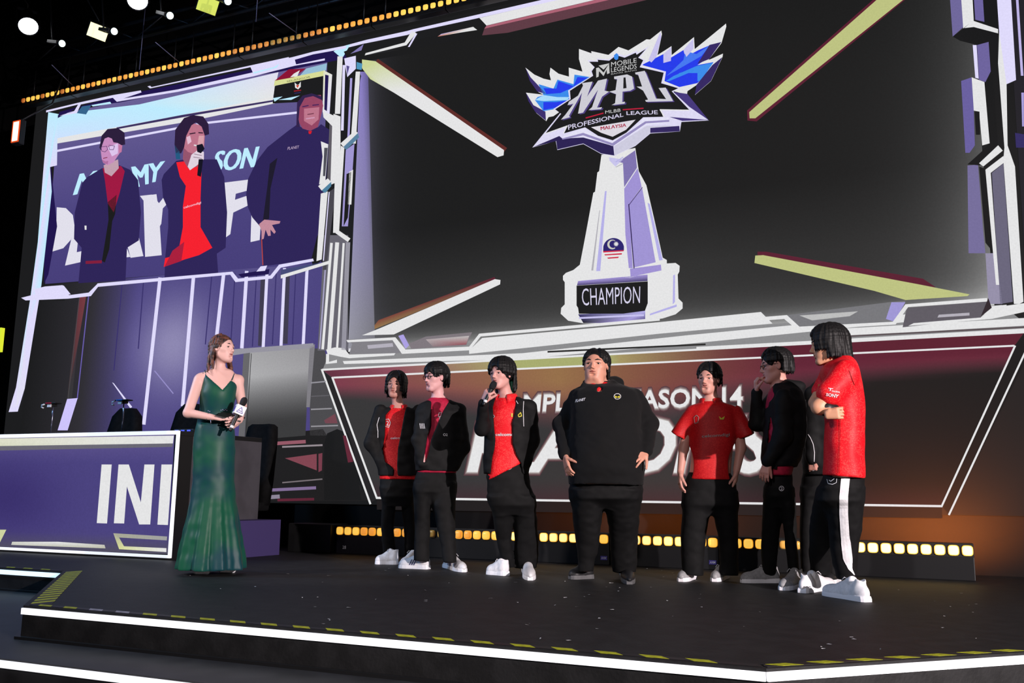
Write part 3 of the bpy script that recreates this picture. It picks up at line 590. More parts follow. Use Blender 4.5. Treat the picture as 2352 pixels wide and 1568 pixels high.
# third figure: broad dark hoodie
p.poly([(360, 960), (372, 860), (430, 740), (500, 650), (640, 540), (690, 505), (760, 540), (830, 520), (850, 500), (910, 540), (880, 900), (840, 1300), (800, 1385), (470, 1430), (455, 1250), (460, 1180), (400, 1110), (370, 1040)], JK, 5, B)
p.poly([(515, 760), (565, 720), (520, 920), (510, 1120), (470, 1130), (500, 900)], (30, 26, 44), 6, B); p.stroke([(462, 1255), (470, 1420)], 2, (190, 70, 60), 7, B)
p.poly([(445, 1155), (480, 1125), (585, 1135), (580, 1150), (530, 1160), (555, 1205), (545, 1218), (520, 1190), (522, 1230), (505, 1232), (488, 1190), (476, 1250), (462, 1255), (462, 1200)], (196, 140, 156), 8, B)
p.poly([(700, 420), (705, 360), (740, 315), (850, 310), (865, 380), (850, 450), (830, 520), (780, 545), (730, 530), (700, 480)], (150, 70, 100), 8, B); p.poly([(740, 400), (840, 390), (835, 470), (790, 510), (740, 480)], (190, 118, 140), 9, B)
p.poly([(690, 520), (695, 360), (730, 315), (790, 300), (855, 320), (860, 345), (800, 318), (745, 330), (712, 390), (705, 470), (715, 520)], (50, 34, 76), 10, B)
p.stroke([(732, 388), (768, 380)], 2.6, (74, 36, 90), 11, B); p.stroke([(798, 378), (836, 374)], 2.6, (74, 36, 90), 11, B); p.stroke([(756, 466), (808, 459)], 3, (206, 150, 180), 11, B); p.stroke([(765, 438), (803, 432)], 2, (110, 50, 70), 11, B)
p.poly([(768, 548), (792, 545), (785, 565), (772, 565)], (220, 30, 40), 9, B); p.text('PLANET', [B(634, 650), B(708, 640), B(706, 658), B(630, 670)], (170, 150, 180), 8, 0.02)
# strip of dark figure at the left border
p.poly([(105, 382), (118, 384), (132, 520), (112, 630), (102, 652)], NAVY, 4)
# its frame
p.poly([(112, 258), (134, 262), (132, 380), (116, 384), (120, 440), (108, 550), (96, 656), (62, 760), (58, 892), (42, 930), (21, 946), (38, 890), (70, 690), (88, 556), (100, 400)], [CYN, CYN, LI, LI, CYN, CYN, CYN, LI, W_, W_, LI, LI, CYN, CYN, LI], 6)
p.poly([(70, 690), (96, 656), (58, 892), (42, 945), (21, 946), (38, 890)], LI, 6)
T0 = crop(0, 0, .30612)
p.poly([(350, 830), (600, 770), (850, 715), (1060, 680), (1065, 695), (930, 740), (1340, 672), (1900, 545), (1880, 500), (2200, 430), (2352, 390), (2600, 345), (2600, 365), (2352, 410), (2215, 450), (2225, 485), (2440, 440), (2440, 455), (2215, 495), (1900, 575), (1340, 690), (940, 755), (880, 765), (850, 735), (610, 785), (580, 850), (450, 870), (560, 835), (590, 785), (350, 845)], LI, 6, T0)
p.poly([(1110, 650), (1130, 645), (1140, 655), (2170, 430), (2170, 445), (1130, 665)], LI, 6, T0)
p.poly([(430, 890), (600, 800), (900, 770), (1900, 570), (2100, 540), (2600, 440), (2600, 350), (1900, 520), (900, 720), (450, 840)], NAVY, 4, T0); p.poly([(580, 850), (620, 800), (690, 790), (650, 860)], (54, 100, 140), 7, T0); p.poly([(690, 790), (830, 765), (840, 780), (700, 800)], CYN, 7, T0); p.poly([(1900, 545), (2060, 505), (2100, 480), (2080, 510), (1910, 555)], CYN, 7, T0)
p.poly([(80, 664), (105, 658), (145, 655), (160, 678), (205, 672), (225, 652), (370, 640), (370, 645), (228, 657), (210, 680), (158, 686), (60, 690), (50, 684), (82, 676)], LI, 7)
p.poly([(96, 668), (140, 660), (150, 690), (92, 688)], DK, 6); p.poly([(128, 657), (148, 656), (164, 676), (150, 677)], LI, 8)
p.poly([(225, 651), (535, 624), (548, 640), (622, 633), (642, 608), (720, 594), (722, 600), (646, 615), (626, 640), (542, 648), (530, 631), (225, 659)], LI, 7); p.poly([(548, 630), (620, 618), (618, 630), (556, 637)], NAVY, 6); p.poly([(600, 612), (615, 610), (610, 622), (590, 624)], LI, 8)
p.poly([(646, 632), (760, 598), (758, 606), (646, 640)], W_, 7); p.poly([(646, 620), (720, 606), (740, 604), (700, 625), (646, 632)], (70, 76, 120), 6); p.poly([(716, 596), (730, 540), (738, 548), (738, 600), (720, 612)], DK, 6)
p.poly([(744, 162), (764, 172), (758, 262), (742, 258)], [(225, 225, 190), W_, LI, W_], 7); p.poly([(748, 172), (756, 174), (752, 256), (746, 252)], NAVY, 8)
p.poly([(742, 254), (780, 272), (772, 420), (760, 425), (764, 290), (744, 270)], W_, 7); p.poly([(758, 280), (768, 288), (762, 420), (752, 420)], (96, 92, 100), 6)
p.poly([(738, 325), (755, 332), (748, 420), (734, 424), (742, 360)], W_, 7); p.poly([(746, 340), (754, 340), (748, 405), (743, 405)], (80, 80, 90), 8)
p.poly([(732, 428), (754, 410), (762, 418), (740, 438)], W_, 8); p.poly([(740, 438), (762, 418), (762, 428), (748, 444)], (80, 130, 160), 8)
p.poly([(738, 445), (754, 440), (740, 596), (728, 600)], W_, 7); p.stroke([(757, 442), (744, 598)], 2.4, LI, 7); p.poly([(758, 440), (772, 430), (750, 620), (742, 620)], (74, 72, 80), 5)
p.build(wall, 'live camera picture of three players inside a cyan frame')
# ------------------------------------------------------------------ player desk with its screen front
XR, YD = -6.43, 6.65
desk = empty('player_desk', (XR, YD, 0.0)); tag(desk, 'long black player desk with purple INI screen front', 'desk')
M_DESK = mat('desk_grey', (70, 68, 74), 0.55, spec=0.3, vary=0.12, vscale=4)
box('desk_body', (-4.2, 0.20, 0.0), (0.0, 1.20, 1.14), M_DESK, desk)
box('desk_top', (-4.2, 0.031, 1.14), (0.0, 1.20, 1.184), M_BLACK, desk, 0.004)
box('front_cabinet', (-4.2, 0.03, 0.0), (0.0, 0.20, 1.14), M_BLACK, desk)
p = Pic('screen_picture', lambda q, lv: (lambda w: (w[0] - XR, 0.029 - lv * 0.0015, w[2]))(aty(q[0], q[1], YD + 0.03)))
S4 = crop(0, 640, .44652)
def fdesk(u, v):
    c = mixc((96, 86, 142), PU, v * 4); c = mixc(c, (58, 48, 108), math.exp(-((u - .45) / .2) ** 2 - ((v - .55) / .35) ** 2))
    if v > .84: c = mixc(c, (84, 82, 88), (v - .84) * 5)
    return c
p.grid([(-260, 1004), (401, 998), (386, 1272), (-240, 1252)], 30, 20, fdesk, 0)
p.poly([(-260, 1011), (400, 1000), (398, 1018), (-260, 1028)], [(214, 216, 170), W_, W_, (200, 206, 150)], 2); p.poly([(-260, 1028), (398, 1018), (396, 1026), (-260, 1040)], (106, 104, 116), 1)
p.poly([(525, 955), (577, 955), (553, 1258), (500, 1256)], W_, 3, S4); p.poly([(833, 955), (888, 955), (866, 1266), (812, 1264)], W_, 3, S4)
p.poly([(612, 955), (665, 955), (727, 1150), (745, 955), (797, 955), (775, 1263), (718, 1263), (655, 1068), (641, 1258), (588, 1257)], W_, 3, S4)
p.poly([(65, 1352), (300, 1352), (540, 1368), (545, 1386), (60, 1368)], [(210, 210, 200), W_, (200, 200, 190), (190, 190, 170), (200, 200, 190)], 3, S4)
p.poly([(585, 1308), (862, 1325), (860, 1345), (615, 1330), (640, 1375), (858, 1385), (858, 1405), (615, 1390)], [(170, 170, 150), (160, 160, 160), (160, 160, 160), (170, 170, 150), (212, 216, 160), W_, W_, (216, 220, 150)], 3, S4)
p.poly([(-60, 1290), (35, 1290), (0, 1360), (-60, 1360)], (205, 210, 160), 3, S4)
p.build(desk, 'purple screen with large white letters INI')
# white luminous frame around the screen
x0 = -4.2
for nm, lo, hi in (('frame_bar', (x0, 0.0, 1.150), (0.0, 0.03, 1.185)), ('frame_bar', (-0.022, 0.0, 0.02), (0.0, 0.03, 1.150)), ('frame_bar', (x0, 0.0, 0.02), (-0.022, 0.03, 0.045))):
    box(nm, lo, hi, M_STRIP, desk, 0.003)
plinth = box('plinth_step', (-6.43, 6.86, 0.0), (-6.14, 7.86, 0.35), mat('plinth_purple', (66, 56, 104), 0.6, spec=0.2))
tag(plinth, 'low purple grey plinth step at the right end of the desk', 'plinth')

# phones on small stands, on the desk
M_STEEL = mat('chrome', (170, 170, 190), 0.25, metal=0.9); M_WHITE = mat('white_plastic', (225, 225, 228), 0.4)
def phone_stand(px, py_top, py_base, label, cap):
    b = aty(px, py_base, 6.86); t = aty(px, py_top, 6.86)
    h = t[2] - 1.185
    r = empty('phone_stand', (b[0], 6.86, 1.185)); tag(r, label, 'phone stand', 'phone stands on the desk')
    lathe('stand_base', [(0.06, 0.0), (0.06, 0.008), (0.02, 0.014), (0.01, 0.02)], M_BLACKM, r)
    tube('stand_pole', [(0, 0, 0.015), (0, 0, h * 0.55), (0, -0.005, h)], [0.008, 0.007, 0.006], M_STEEL, r)
    box('clamp', (-0.035, -0.03, h - 0.012), (0.035, 0.02, h + 0.012), M_BLACK, r, 0.004)
    ph = box('phone', (-0.075, -0.055, h + 0.014), (0.085, 0.03, h + 0.026), M_BLACK, r, 0.004)
    box('phone_edge', (-0.05, -0.058, h + 0.015), (0.03, -0.054, h + 0.025), cap, ph)
    tube('cable_loop', [(-0.07, -0.05, h + 0.01), (-0.10, -0.06, h + 0.0), (-0.105, -0.06, h - 0.02), (-0.08, -0.05, h - 0.03)], 0.008, M_WHITE, r)
    box('grip', (-0.04, -0.045, h - 0.022), (0.01, -0.03, h + 0.008), M_WHITE, r, 0.003)
phone_stand(118, 931, 983, 'phone stand with a red edged phone, left of the two on the desk', mat('red_edge', (190, 30, 60), 0.4))
phone_stand(281, 924, 981, 'phone stand with a blue edged phone, right of the two on the desk', mat('blue_edge', (40, 120, 220), 0.4))
p = empty('cue_light', (-6.52, 6.9, 1.185)); tag(p, 'small black box with three blue lights on the desk corner', 'signal light')
box('case', (-0.17, -0.04, 0), (0.08, 0.04, 0.028), M_BLACK, p, 0.004)
for k in range(3): box('lamp', (-0.15 + k * 0.075, -0.044, 0.008), (-0.11 + k * 0.075, -0.038, 0.02), mat('blue_lamp', (60, 80, 255), 0.4, emit=(70, 80, 255), estr=1.5), p, 0.002)

# chairs behind the desk, only their backs rise above it
M_CHAIR = mat('chair_black', (16, 16, 17), 0.8, spec=0.1, vary=0.2, vscale=20)
def chair(px, y, top, w0, w1, label, group='black chairs behind the desk'):
    c = aty(px, 980, y); zt = aty(px, top, y)[2]
    r = empty('gaming_chair', (c[0], y, 0.0)); tag(r, label, 'chair', group)
    bm = bmesh.new(); n = 7
    prof = [(0.48, w0), (0.75, w0 * 1.04), (1.0, w0), (1.2, w0 * .96), (zt - .10, (w0 + w1) / 2 * .98), (zt - .03, w1), (zt, w1 * .7)]
    fr = []; bk = []
    for z, w in prof:
        fr.append([bm.verts.new((w * t, -0.05 - 0.03 * t * t + 0.12 * (z - .48) / 1.0, z)) for t in (-1, -.5, 0, .5, 1)])
        bk.append([bm.verts.new((w * t, 0.05 - 0.03 * t * t + 0.12 * (z - .48) / 1.0, z)) for t in (-1, -.5, 0, .5, 1)])
    for i in range(n - 1):
        for k in range(4):
            bm.faces.new((fr[i][k], fr[i][k + 1], fr[i + 1][k + 1], fr[i + 1][k])); bm.faces.new((bk[i][k + 1], bk[i][k], bk[i + 1][k], bk[i + 1][k + 1]))
        bm.faces.new((fr[i][0], fr[i + 1][0], bk[i + 1][0], bk[i][0])); bm.faces.new((fr[i][4], bk[i][4], bk[i + 1][4], fr[i + 1][4]))
    for k in range(4):
        bm.faces.new((fr[-1][k], fr[-1][k + 1], bk[-1][k + 1], bk[-1][k])); bm.faces.new((fr[0][k + 1], fr[0][k], bk[0][k], bk[0][k + 1]))
    bmesh.ops.recalc_face_normals(bm, faces=bm.faces[:])
    link('backrest', bm_mesh(bm, smooth=True), r, M_CHAIR)
    box('seat', (-w0, -0.5, 0.42), (w0, 0.02, 0.52), M_CHAIR, r, 0.03)
    tube('gas_column', [(0, -0.22, 0.08), (0, -0.22, 0.43)], 0.03, M_BLACKM, r)
    for k in range(5):
        a = k * 2 * math.pi / 5 + .3
        tube('base_leg', [(0, -0.22, 0.1), (0.3 * math.cos(a), -0.22 + 0.3 * math.sin(a), 0.03)], [0.022, 0.016], M_BLACKM, r)
chair(276, 8.35, 936, .28, .12, 'black chair back behind the desk, between the phone stands and the host')
chair(424, 8.35, 926, .28, .12, 'black chair back directly behind the host\'s elbow')
chair(594, 8.40, 973, .20, .17, 'low rounded black chair back right of the host, above the grey desk end')

# ------------------------------------------------------------------ pixel battens (rows of ten amber lamps)
M_GLOW = [mat('amber_lamp_%s' % n, (250, 190, 90), 0.25, spec=0.5, emit=c, estr=e) for n, c, e in
          (('bright', (255, 216, 140), 1.35), ('warm', (240, 190, 80), 1.0), ('orange', (224, 140, 50), 0.9), ('deep', (176, 80, 30), 0.7), ('off', (60, 40, 30), 0.25), ('hot', (255, 228, 150), 2.6))]
M_RIM = mat('amber_rim', (235, 180, 70), 0.35, emit=(226, 160, 50), estr=0.7)
M_RIMOFF = mat('dark_rim', (60, 58, 40), 0.4)
def lens_mesh(r, dep):
    bm = bmesh.new(); n = 20
    def sq(t, k): c, s = math.cos(t), math.sin(t); f = (abs(c) ** 4 + abs(s) ** 4) ** -.25; return (c * f * k, s * f * k)
    rings = [[bm.verts.new((sq(2 * math.pi * i / n, r * k)[0], -dep * d, sq(2 * math.pi * i / n, r * k)[1])) for i in range(n)] for k, d in ((1, 0), (.97, .55), (.8, .9), (.45, 1.0))]
    for a, b in zip(rings[:-1], rings[1:]):
        for i in range(n): bm.faces.new((a[i], a[(i + 1) % n], b[(i + 1) % n], b[i]))
    bm.faces.new(rings[-1]); bm.faces.new(rings[0][::-1]); bmesh.ops.recalc_face_normals(bm, faces=bm.faces[:])
    return bm_mesh(bm, smooth=True)
def rim_mesh(r):
    bm = bmesh.new(); n = 20
    def sq(t, k): c, s = math.cos(t), math.sin(t); f = (abs(c) ** 4 + abs(s) ** 4) ** -.25; return (c * f * k, s * f * k)
    A = [[bm.verts.new((sq(2 * math.pi * i / n, r * k)[0], y, sq(2 * math.pi * i / n, r * k)[1])) for i in range(n)] for k, y in ((1.14, 0), (1.14, -.012), (1.0, -.012), (1.0, 0))]
    for a, b in zip(A[:-1], A[1:]):
        for i in range(n): bm.faces.new((a[i], a[(i + 1) % n], b[(i + 1) % n], b[i]))
    bmesh.ops.recalc_face_normals(bm, faces=bm.faces[:])
    return bm_mesh(bm)
LENS = {}
def lens(r, dep, m):
    k = (r, m.name)
    if k not in LENS: me = lens_mesh(r, dep); me.materials.append(m); LENS[k] = me
    return LENS[k]
RIMS = {}
def rim(r, m):
    k = (r, m.name)
    if k not in RIMS: me = rim_mesh(r); me.materials.append(m); RIMS[k] = me
    return RIMS[k]
def part(name, me, parent, loc):
    o = bpy.data.objects.new(name, me); COL.objects.link(o); o.parent = parent; o.location = loc; return o
def batten(x0, y, z, h, r, label, group, levels, rims, n=10, step=0.1, depth=0.16):
    root = empty('pixel_batten', (x0, y, z - h)); tag(root, label, 'stage light', group)
    L = n * step
    box('housing', (0.004, 0.0, 0), (L - 0.004, depth, h + r * 1.5), M_BLACKM, root, 0.006)
    box('face_plate', (0.004, -0.004, h - r * 1.45), (L - 0.004, 0.0, h + r * 1.45), M_BLACK, root)
    for i in range(n):
        o = part('lamp', lens(r, 0.03, levels(i)), root, (step * (i + .5), -0.004, h))
        part('lamp_rim', rim(r, rims(i)), o, (0, 0, 0))
    return root
# on the floor along the foot of the wall
FX0 = -5.80
names = ['first', 'second', 'third', 'fourth', 'fifth', 'sixth']
def fl(k):
    def lev(i):
        x = FX0 + k + 0.1 * i
        if k == 0: return M_GLOW[(1, 1, 1, 2, 2, 1, 2, 2, 2, 2)[i]]
        if k == 1: return M_GLOW[(4, 4, 4, 3, 2, 2, 1, 1, 1, 0)[i]]
        if k in (2, 3): return M_GLOW[0 if i not in (8, 9) else 1]
        if k == 4: return M_GLOW[(1, 1, 1, 1, 1, 4, 4, 4, 4, 1)[i]]
        return M_GLOW[5]
    return lev
FB = []
wh = ('the far left men in jackets', 'the man with glasses and the singer', 'the man with the microphone', 'the man in the black hoodie', 'the men in the dark red polo and glasses', 'the man in the bright red jersey')
fl_lab = ('leftmost floor batten of amber lamps, marked 28, left of the players', 'second floor batten from the left, with several dark lamps, behind the player with glasses',
          'third floor batten of bright amber lamps, behind the player with the microphone', 'fourth floor batten of bright amber lamps, right of the black hoodie',
          'fifth floor batten of amber lamps, behind the player touching his face', 'rightmost floor batten glowing bright orange, right of the red jersey')
for k in range(6):
    n = 10 if k != 5 else 10
    FB.append(batten(FX0 + k * 1.008, 8.36, 0.235, 0.235, 0.036, fl_lab[k], 'floor battens along the video wall', fl(k),
                     (lambda i, k=k: M_RIMOFF if (k == 1 and i < 3) or (k == 4 and 5 <= i <= 8) else M_RIM)))
# dark cable case left of the battens
cs = box('cable_case', (-6.38, 8.30, 0.0), (-5.83, 8.62, 0.30), M_BLACK, None, 0.01); tag(cs, 'plain black case on the floor left of the amber battens', 'case')
M_PRINT = mat('print_white', (215, 215, 220), 0.5)
def flat_text(name, s, w, parent, loc, m, bold=0.0, shear=0.0, h=None):
    v, f, asp = text_mesh(s, bold, shear); h = h or w / asp
    me = bpy.data.meshes.new(name); me.from_pydata([(a * w - w / 2, 0, b * h) for a, b in v], [], f); me.update()
    return link(name, me, parent, m, loc)
flat_text('number_mark', '28', 0.045, FB[0], (0.11, -0.0065, 0.05), M_PRINT)
M_BADGE = mat('badge_violet', (70, 60, 140), 0.5)
for k, x in ((3, 0.02), (2, -0.02)):
    pass
for px, py, k in ((1387, 1281, 2), (1637, 1291, 3)):
    q = aty(px, py, 8.355); b = FB[k]; lx = q[0] - b.location[0]
    pl = box('badge', (lx - 0.032, -0.006, q[2] - 0.018), (lx + 0.032, -0.001, q[2] + 0.018), M_BADGE, b)
    flat_text('badge_text', 'AXIM', 0.05, pl, (lx, -0.0075, q[2] - 0.009), M_PRINT, 0.01, 0.2, 0.018)
# amber spots added behind the battens to stand in for their glow
for x, e in ((-3.6, 14), (-3.0, 30), (-2.4, 36), (-1.9, 18), (-0.6, 70), (-0.1, 130), (0.2, 110)):
    spot('batten_glow_fill', (x, 8.60, 0.36), (x, 9.06, 0.62), e, (1.0, 0.25, 0.04), 150, 0.6, 0.08)
# hung along the top of the wall
x = -11.93; k = 0
while x < 0.5:
    def lev(i, x=x):
        X = x + 0.1 * i
        if -7.9 < X < -6.6: return M_GLOW[4] if -7.5 < X < -6.9 else M_GLOW[3]
        if X > -6.2: return M_GLOW[1] if X > -5.6 else M_GLOW[2]
        return M_GLOW[2] if X > -11.0 and (i * 7 + k) % 3 else (M_GLOW[1] if (i + k) % 4 else M_GLOW[3])
    side = ['leftmost', 'second', 'third', 'fourth', 'fifth', 'sixth', 'seventh', 'eighth', 'ninth', 'tenth', 'eleventh', 'twelfth', 'thirteenth'][k]
    b = batten(x, 8.78, 6.24, 0.075, 0.034, ('%s amber batten' % side) + (' from the left' if k else '') + ' hung above the video wall', 'battens hung above the video wall', lev, lambda i: M_BLACK, depth=0.1)
    for hx in (0.15, 0.85):
        tube('hanger', [(hx, 0.06, 0.13), (hx, 0.06, 0.55)], 0.008, M_BLACKM, b, 6)
    x += 1.007; k += 1

# ------------------------------------------------------------------ overhead rig
M_TRUSS = mat('truss_dark', (40, 40, 44), 0.4, metal=0.6)
def truss(y, z, x0, x1, label, s=0.3):
    r = empty('lighting_truss', (x0, y, z)); tag(r, label, 'truss')
    L = x1 - x0
    for dy, dz in ((-s / 2, 0), (s / 2, 0), (-s / 2, s), (s / 2, s)): tube('chord', [(0, dy, dz), (L, dy, dz)], 0.025, M_TRUSS, r, 8)
    n = int(L / 0.5)
    for k in range(n):
        a = k * .5; tube('lacing', [(a, -s / 2, 0 if k % 2 else s), (a + .5, -s / 2, s if k % 2 else 0)], 0.012, M_TRUSS, r, 6)
    return r
truss(8.0, 7.42, -13, 2, 'dark lighting truss carrying the lamps at the top left')
truss(8.85, 6.75, -12.2, 0.5, 'dark truss above the hung row of amber battens', 0.25)
def aim(o, d): o.rotation_euler = Vector(d).to_track_quat('-Z', 'Y').to_euler()
def hang(r, at, y):
    R3 = r.rotation_euler.to_matrix(); p0 = R3 @ Vector(at) + Vector(r.location); p1 = Vector((p0.x, 8.0, 7.44)); iv = R3.inverted()
    tube('hanging_pipe', [tuple(iv @ (q - Vector(r.location))) for q in (p0, Vector((p0.x, p0.y, p0.z + .08)), p1)], .012, M_BLACKM, r, 6)
def profile_lamp(px, py, rad, d, label, face, length=0.42, beam=None, y=8.0):
    c = aty(px, py, y); r = empty('stage_spotlight', tuple(c)); aim(r, d); tag(r, label, 'spotlight', 'spotlights on the upper rig')
    lathe('lamp_head', [(rad * .55, length), (rad * .75, length * .7), (rad * .8, .1), (rad * 1.08, .06), (rad * 1.08, 0.0), (rad, 0.0), (rad, .03)], M_BLACKM, r)
    lathe('lens', [(rad * .98, .012), (rad * .9, .004), (rad * .5, 0.0), (0.001, -0.002)], face, r)
    for s in (-1, 1): box('yoke_arm', (s * rad * 1.12 - .012, -.02, .05), (s * rad * 1.12 + .012, .02, length + .12), M_BLACKM, r)
    box('yoke_bar', (-rad * 1.12, -.02, length + .10), (rad * 1.12, .02, length + .13), M_BLACKM, r)
    hang(r, (0, 0, length + .12), y)
    return r
M_LAMPW = mat('lamp_white', (255, 255, 255), 0.4, emit=(250, 252, 255), estr=3.0)
M_LAMPG = mat('lamp_mint', (235, 255, 250), 0.4, emit=(235, 255, 248), estr=2.0)
to_cam = lambda px, py: tuple(CP - aty(px, py, 8.0))
def lamp_dir(px, py, side, down): 
    v = Vector(to_cam(px, py)).normalized(); return v + Vector((side, 0, down))
profile_lamp(65, 61, 0.125, lamp_dir(65, 61, .15, -.75), 'large bright spotlight at the top left corner', M_LAMPW)
profile_lamp(316, 2, 0.125, lamp_dir(316, 2, .15, -.75), 'large bright spotlight cut by the top edge', M_LAMPW)
for px, py, n in ((143, 100, 'narrow white spotlight, first of the small row from the left'), (263, 72, 'small white spotlight beside the pale yellow panel'), (391, 36, 'small mint spotlight between the two panel lamps'), (524, 3, 'small mint spotlight at the top edge beside the green panel')):
    profile_lamp(px, py, 0.045, lamp_dir(px, py, .9 if px < 300 else .6, -.25), n, M_LAMPG, 0.3)
def panel_lamp(px, py, w, h, col, rgb, label, es=1.5, tilt=-.6, roll=0.2):
    c = aty(px, py, 8.4); r = empty('panel_lamp', tuple(c)); aim(r, lamp_dir(px, py, 0.0, tilt)); r.rotation_euler.rotate_axis('Z', roll); tag(r, label, 'panel light', 'panel lights on the upper rig')
    box('housing', (-w / 2 - .012, -h / 2 - .012, 0.0), (w / 2 + .012, h / 2 + .012, .09), M_BLACKM, r, .008)
    box('diffuser', (-w / 2, -h / 2, -.008), (w / 2, h / 2, 0.0), mat(col, rgb, .5, emit=rgb, estr=es), r, .003)
    box('bracket', (-.02, -.015, .09), (.02, .015, .2), M_BLACKM, r); hang(r, (0, 0, .2), 8.4)
panel_lamp(225, 73, .24, .2, 'panel_cream', (255, 250, 190), 'pale yellow square panel lamp at the upper left', 1.3)
panel_lamp(477, 12, .24, .2, 'panel_lime', (206, 218, 96), 'lime green square panel lamp cut by the top edge', .85)
c = aty(37, 302, 8.0); r = empty('panel_lamp', tuple(c)); tag(r, 'upright warm white lamp with red glow left of the video wall', 'panel light', 'panel lights on the upper rig')
box('housing', (-.075, 0.0, -.17), (.075, .08, .17), M_BLACKM, r, .008); box('diffuser', (-.055, -.01, -.135), (.055, 0.0, .135), mat('panel_warm', (255, 236, 200), .5, emit=(255, 240, 205), estr=1.6), r, .004)
for k, (lo, hi) in enumerate((((-.068, -.012, -.15), (-.056, 0, .15)), ((.056, -.012, -.15), (.068, 0, .15)), ((-.056, -.012, .136), (.056, 0, .15)), ((-.056, -.012, -.15), (.056, 0, -.136)))):
    box('glow_rim', lo, hi, mat('rim_red', (200, 60, 20), .5, emit=(210, 70, 20), estr=1.0), r)
tube('hanger', [(0, .05, .17), (0, .5, .6), (0, .725, 1.40)], .012, M_BLACKM, r)
M_WIRE = mat('steel_wire', (120, 118, 150), .4, metal=.5)
for (a, b), n in zip((((119, 149), (168, 197)), ((357, 97), (412, 143)), ((618, 30), (682, 76))), ('left', 'middle', 'right')):
    A3 = aty(*a, 8.3); B3 = aty(*b, 8.78)
    tag(tube('steel_cable', [tuple(A3), tuple(B3)], .006, M_WIRE, None, 6), '%s slanting steel cable running down to the hung battens' % n, 'cable', 'steel cables of the rig')
for (a, b), n in zip((((330, 78), (320, 160)), ((592, 0), (588, 50))), ('lower', 'upper')):
    A3 = aty(*a, 8.6); B3 = aty(*b, 8.6); A3[2] += .8
    tag(tube('steel_cable', [tuple(A3), tuple(B3)], .005, M_WIRE, None, 6), '%s upright steel cable above the battens' % n, 'cable', 'steel cables of the rig')
# a dark screen edge with a lime light at the far left border
lm = box('side_light', tuple(aty(-14, 808, 7.5)), tuple(np.array(aty(3, 752, 7.5)) + [0, .05, 0]), mat('lime_lamp', (190, 200, 40), .5, emit=(186, 200, 40), estr=.9)); tag(lm, 'thin lime light at the far left border', 'light')
# ------------------------------------------------------------------ implicit bodies: smooth unions of tapered shapes, meshed with surface nets
F32 = np.float32
def _len(x, y, z): return np.sqrt(x * x + y * y + z * z)
def rcone(a, b, ra, rb):
    a = np.array(a, float); b = np.array(b, float); d = b - a; L2 = float(d @ d) + 1e-12
    def fn(X, Y, Z):
        t = np.clip(((X - a[0]) * d[0] + (Y - a[1]) * d[1] + (Z - a[2]) * d[2]) / L2, 0, 1)
        return _len(X - (a[0] + d[0] * t), Y - (a[1] + d[1] * t), Z - (a[2] + d[2] * t)) - (ra + (rb - ra) * t)
    r = max(ra, rb); return fn, np.minimum(a, b) - r, np.maximum(a, b) + r
def ellip(c, ax, r):
    """ax: 3x3 rows = axes"""
    c = np.array(c, float); ax = np.array(ax, float); r = np.array(r, float); m = r.min()
    def fn(X, Y, Z):
        x, y, z = X - c[0], Y - c[1], Z - c[2]
        q = [(x * ax[i, 0] + y * ax[i, 1] + z * ax[i, 2]) / r[i] for i in range(3)]
        k0 = _len(*q); k1 = _len(*[q[i] / r[i] for i in range(3)])
        return np.where(k1 > 1e-9, k0 * (k0 - 1) / np.maximum(k1, 1e-9), -m)
    e = np.sqrt(((ax.T * r) ** 2).sum(1)); return fn, c - e, c + e
def loft(rows, pw=2.3, zpad=0.0):
    """rows of (z, cx, cy, rx, ry), any order; flat ends"""
    R = np.array(sorted(rows)); zz = np.linspace(R[0, 0], R[-1, 0], 90); C = []
    for k in range(1, 5):
        v = np.interp(zz, R[:, 0], R[:, k]); w = np.concatenate([[v[0]] * 3, v, [v[-1]] * 3]); C.append(np.convolve(w, [.06, .12, .2, .24, .2, .12, .06], 'valid'))
    def fn(X, Y, Z):
        z = np.clip(Z, zz[0], zz[-1]); cx, cy, rx, ry = [np.interp(z, zz, c) for c in C]
        k = (np.abs((X - cx) / rx) ** pw + np.abs((Y - cy) / ry) ** pw) ** (1 / pw)
        d = (k - 1) * np.minimum(rx, ry) * np.ones_like(Z)
        return np.maximum(d, np.maximum(Z - zz[-1], zz[0] - Z))
    lo = np.array([(R[:, 1] - R[:, 3]).min(), (R[:, 2] - R[:, 4]).min(), R[0, 0]]); hi = np.array([(R[:, 1] + R[:, 3]).max(), (R[:, 2] + R[:, 4]).max(), R[-1, 0]])
    return fn, lo, hi
def inset(rows, d): return [(z, cx, cy, max(.02, rx - d), max(.02, ry - d)) for z, cx, cy, rx, ry in rows]
def vnoise(x, y, z, seed=0):
    def hsh(i, j, k): n = (i * 374761393 + j * 668265263 + k * 2147483647 + seed * 974711) & 0x7fffffff; n = (n ^ (n >> 13)) * 1274126177 & 0x7fffffff; return ((n ^ (n >> 16)) & 0xffff) / 65535.0
    xi, yi, zi = np.floor(x).astype(np.int64), np.floor(y).astype(np.int64), np.floor(z).astype(np.int64); fx, fy, fz = x - xi, y - yi, z - zi
    fx, fy, fz = [f * f * (3 - 2 * f) for f in (fx, fy, fz)]; o = 0
    for a in (0, 1):
        for b in (0, 1):
            for c in (0, 1): o = o + hsh(xi + a, yi + b, zi + c) * (fx if a else 1 - fx) * (fy if b else 1 - fy) * (fz if c else 1 - fz)
    return o * 2 - 1
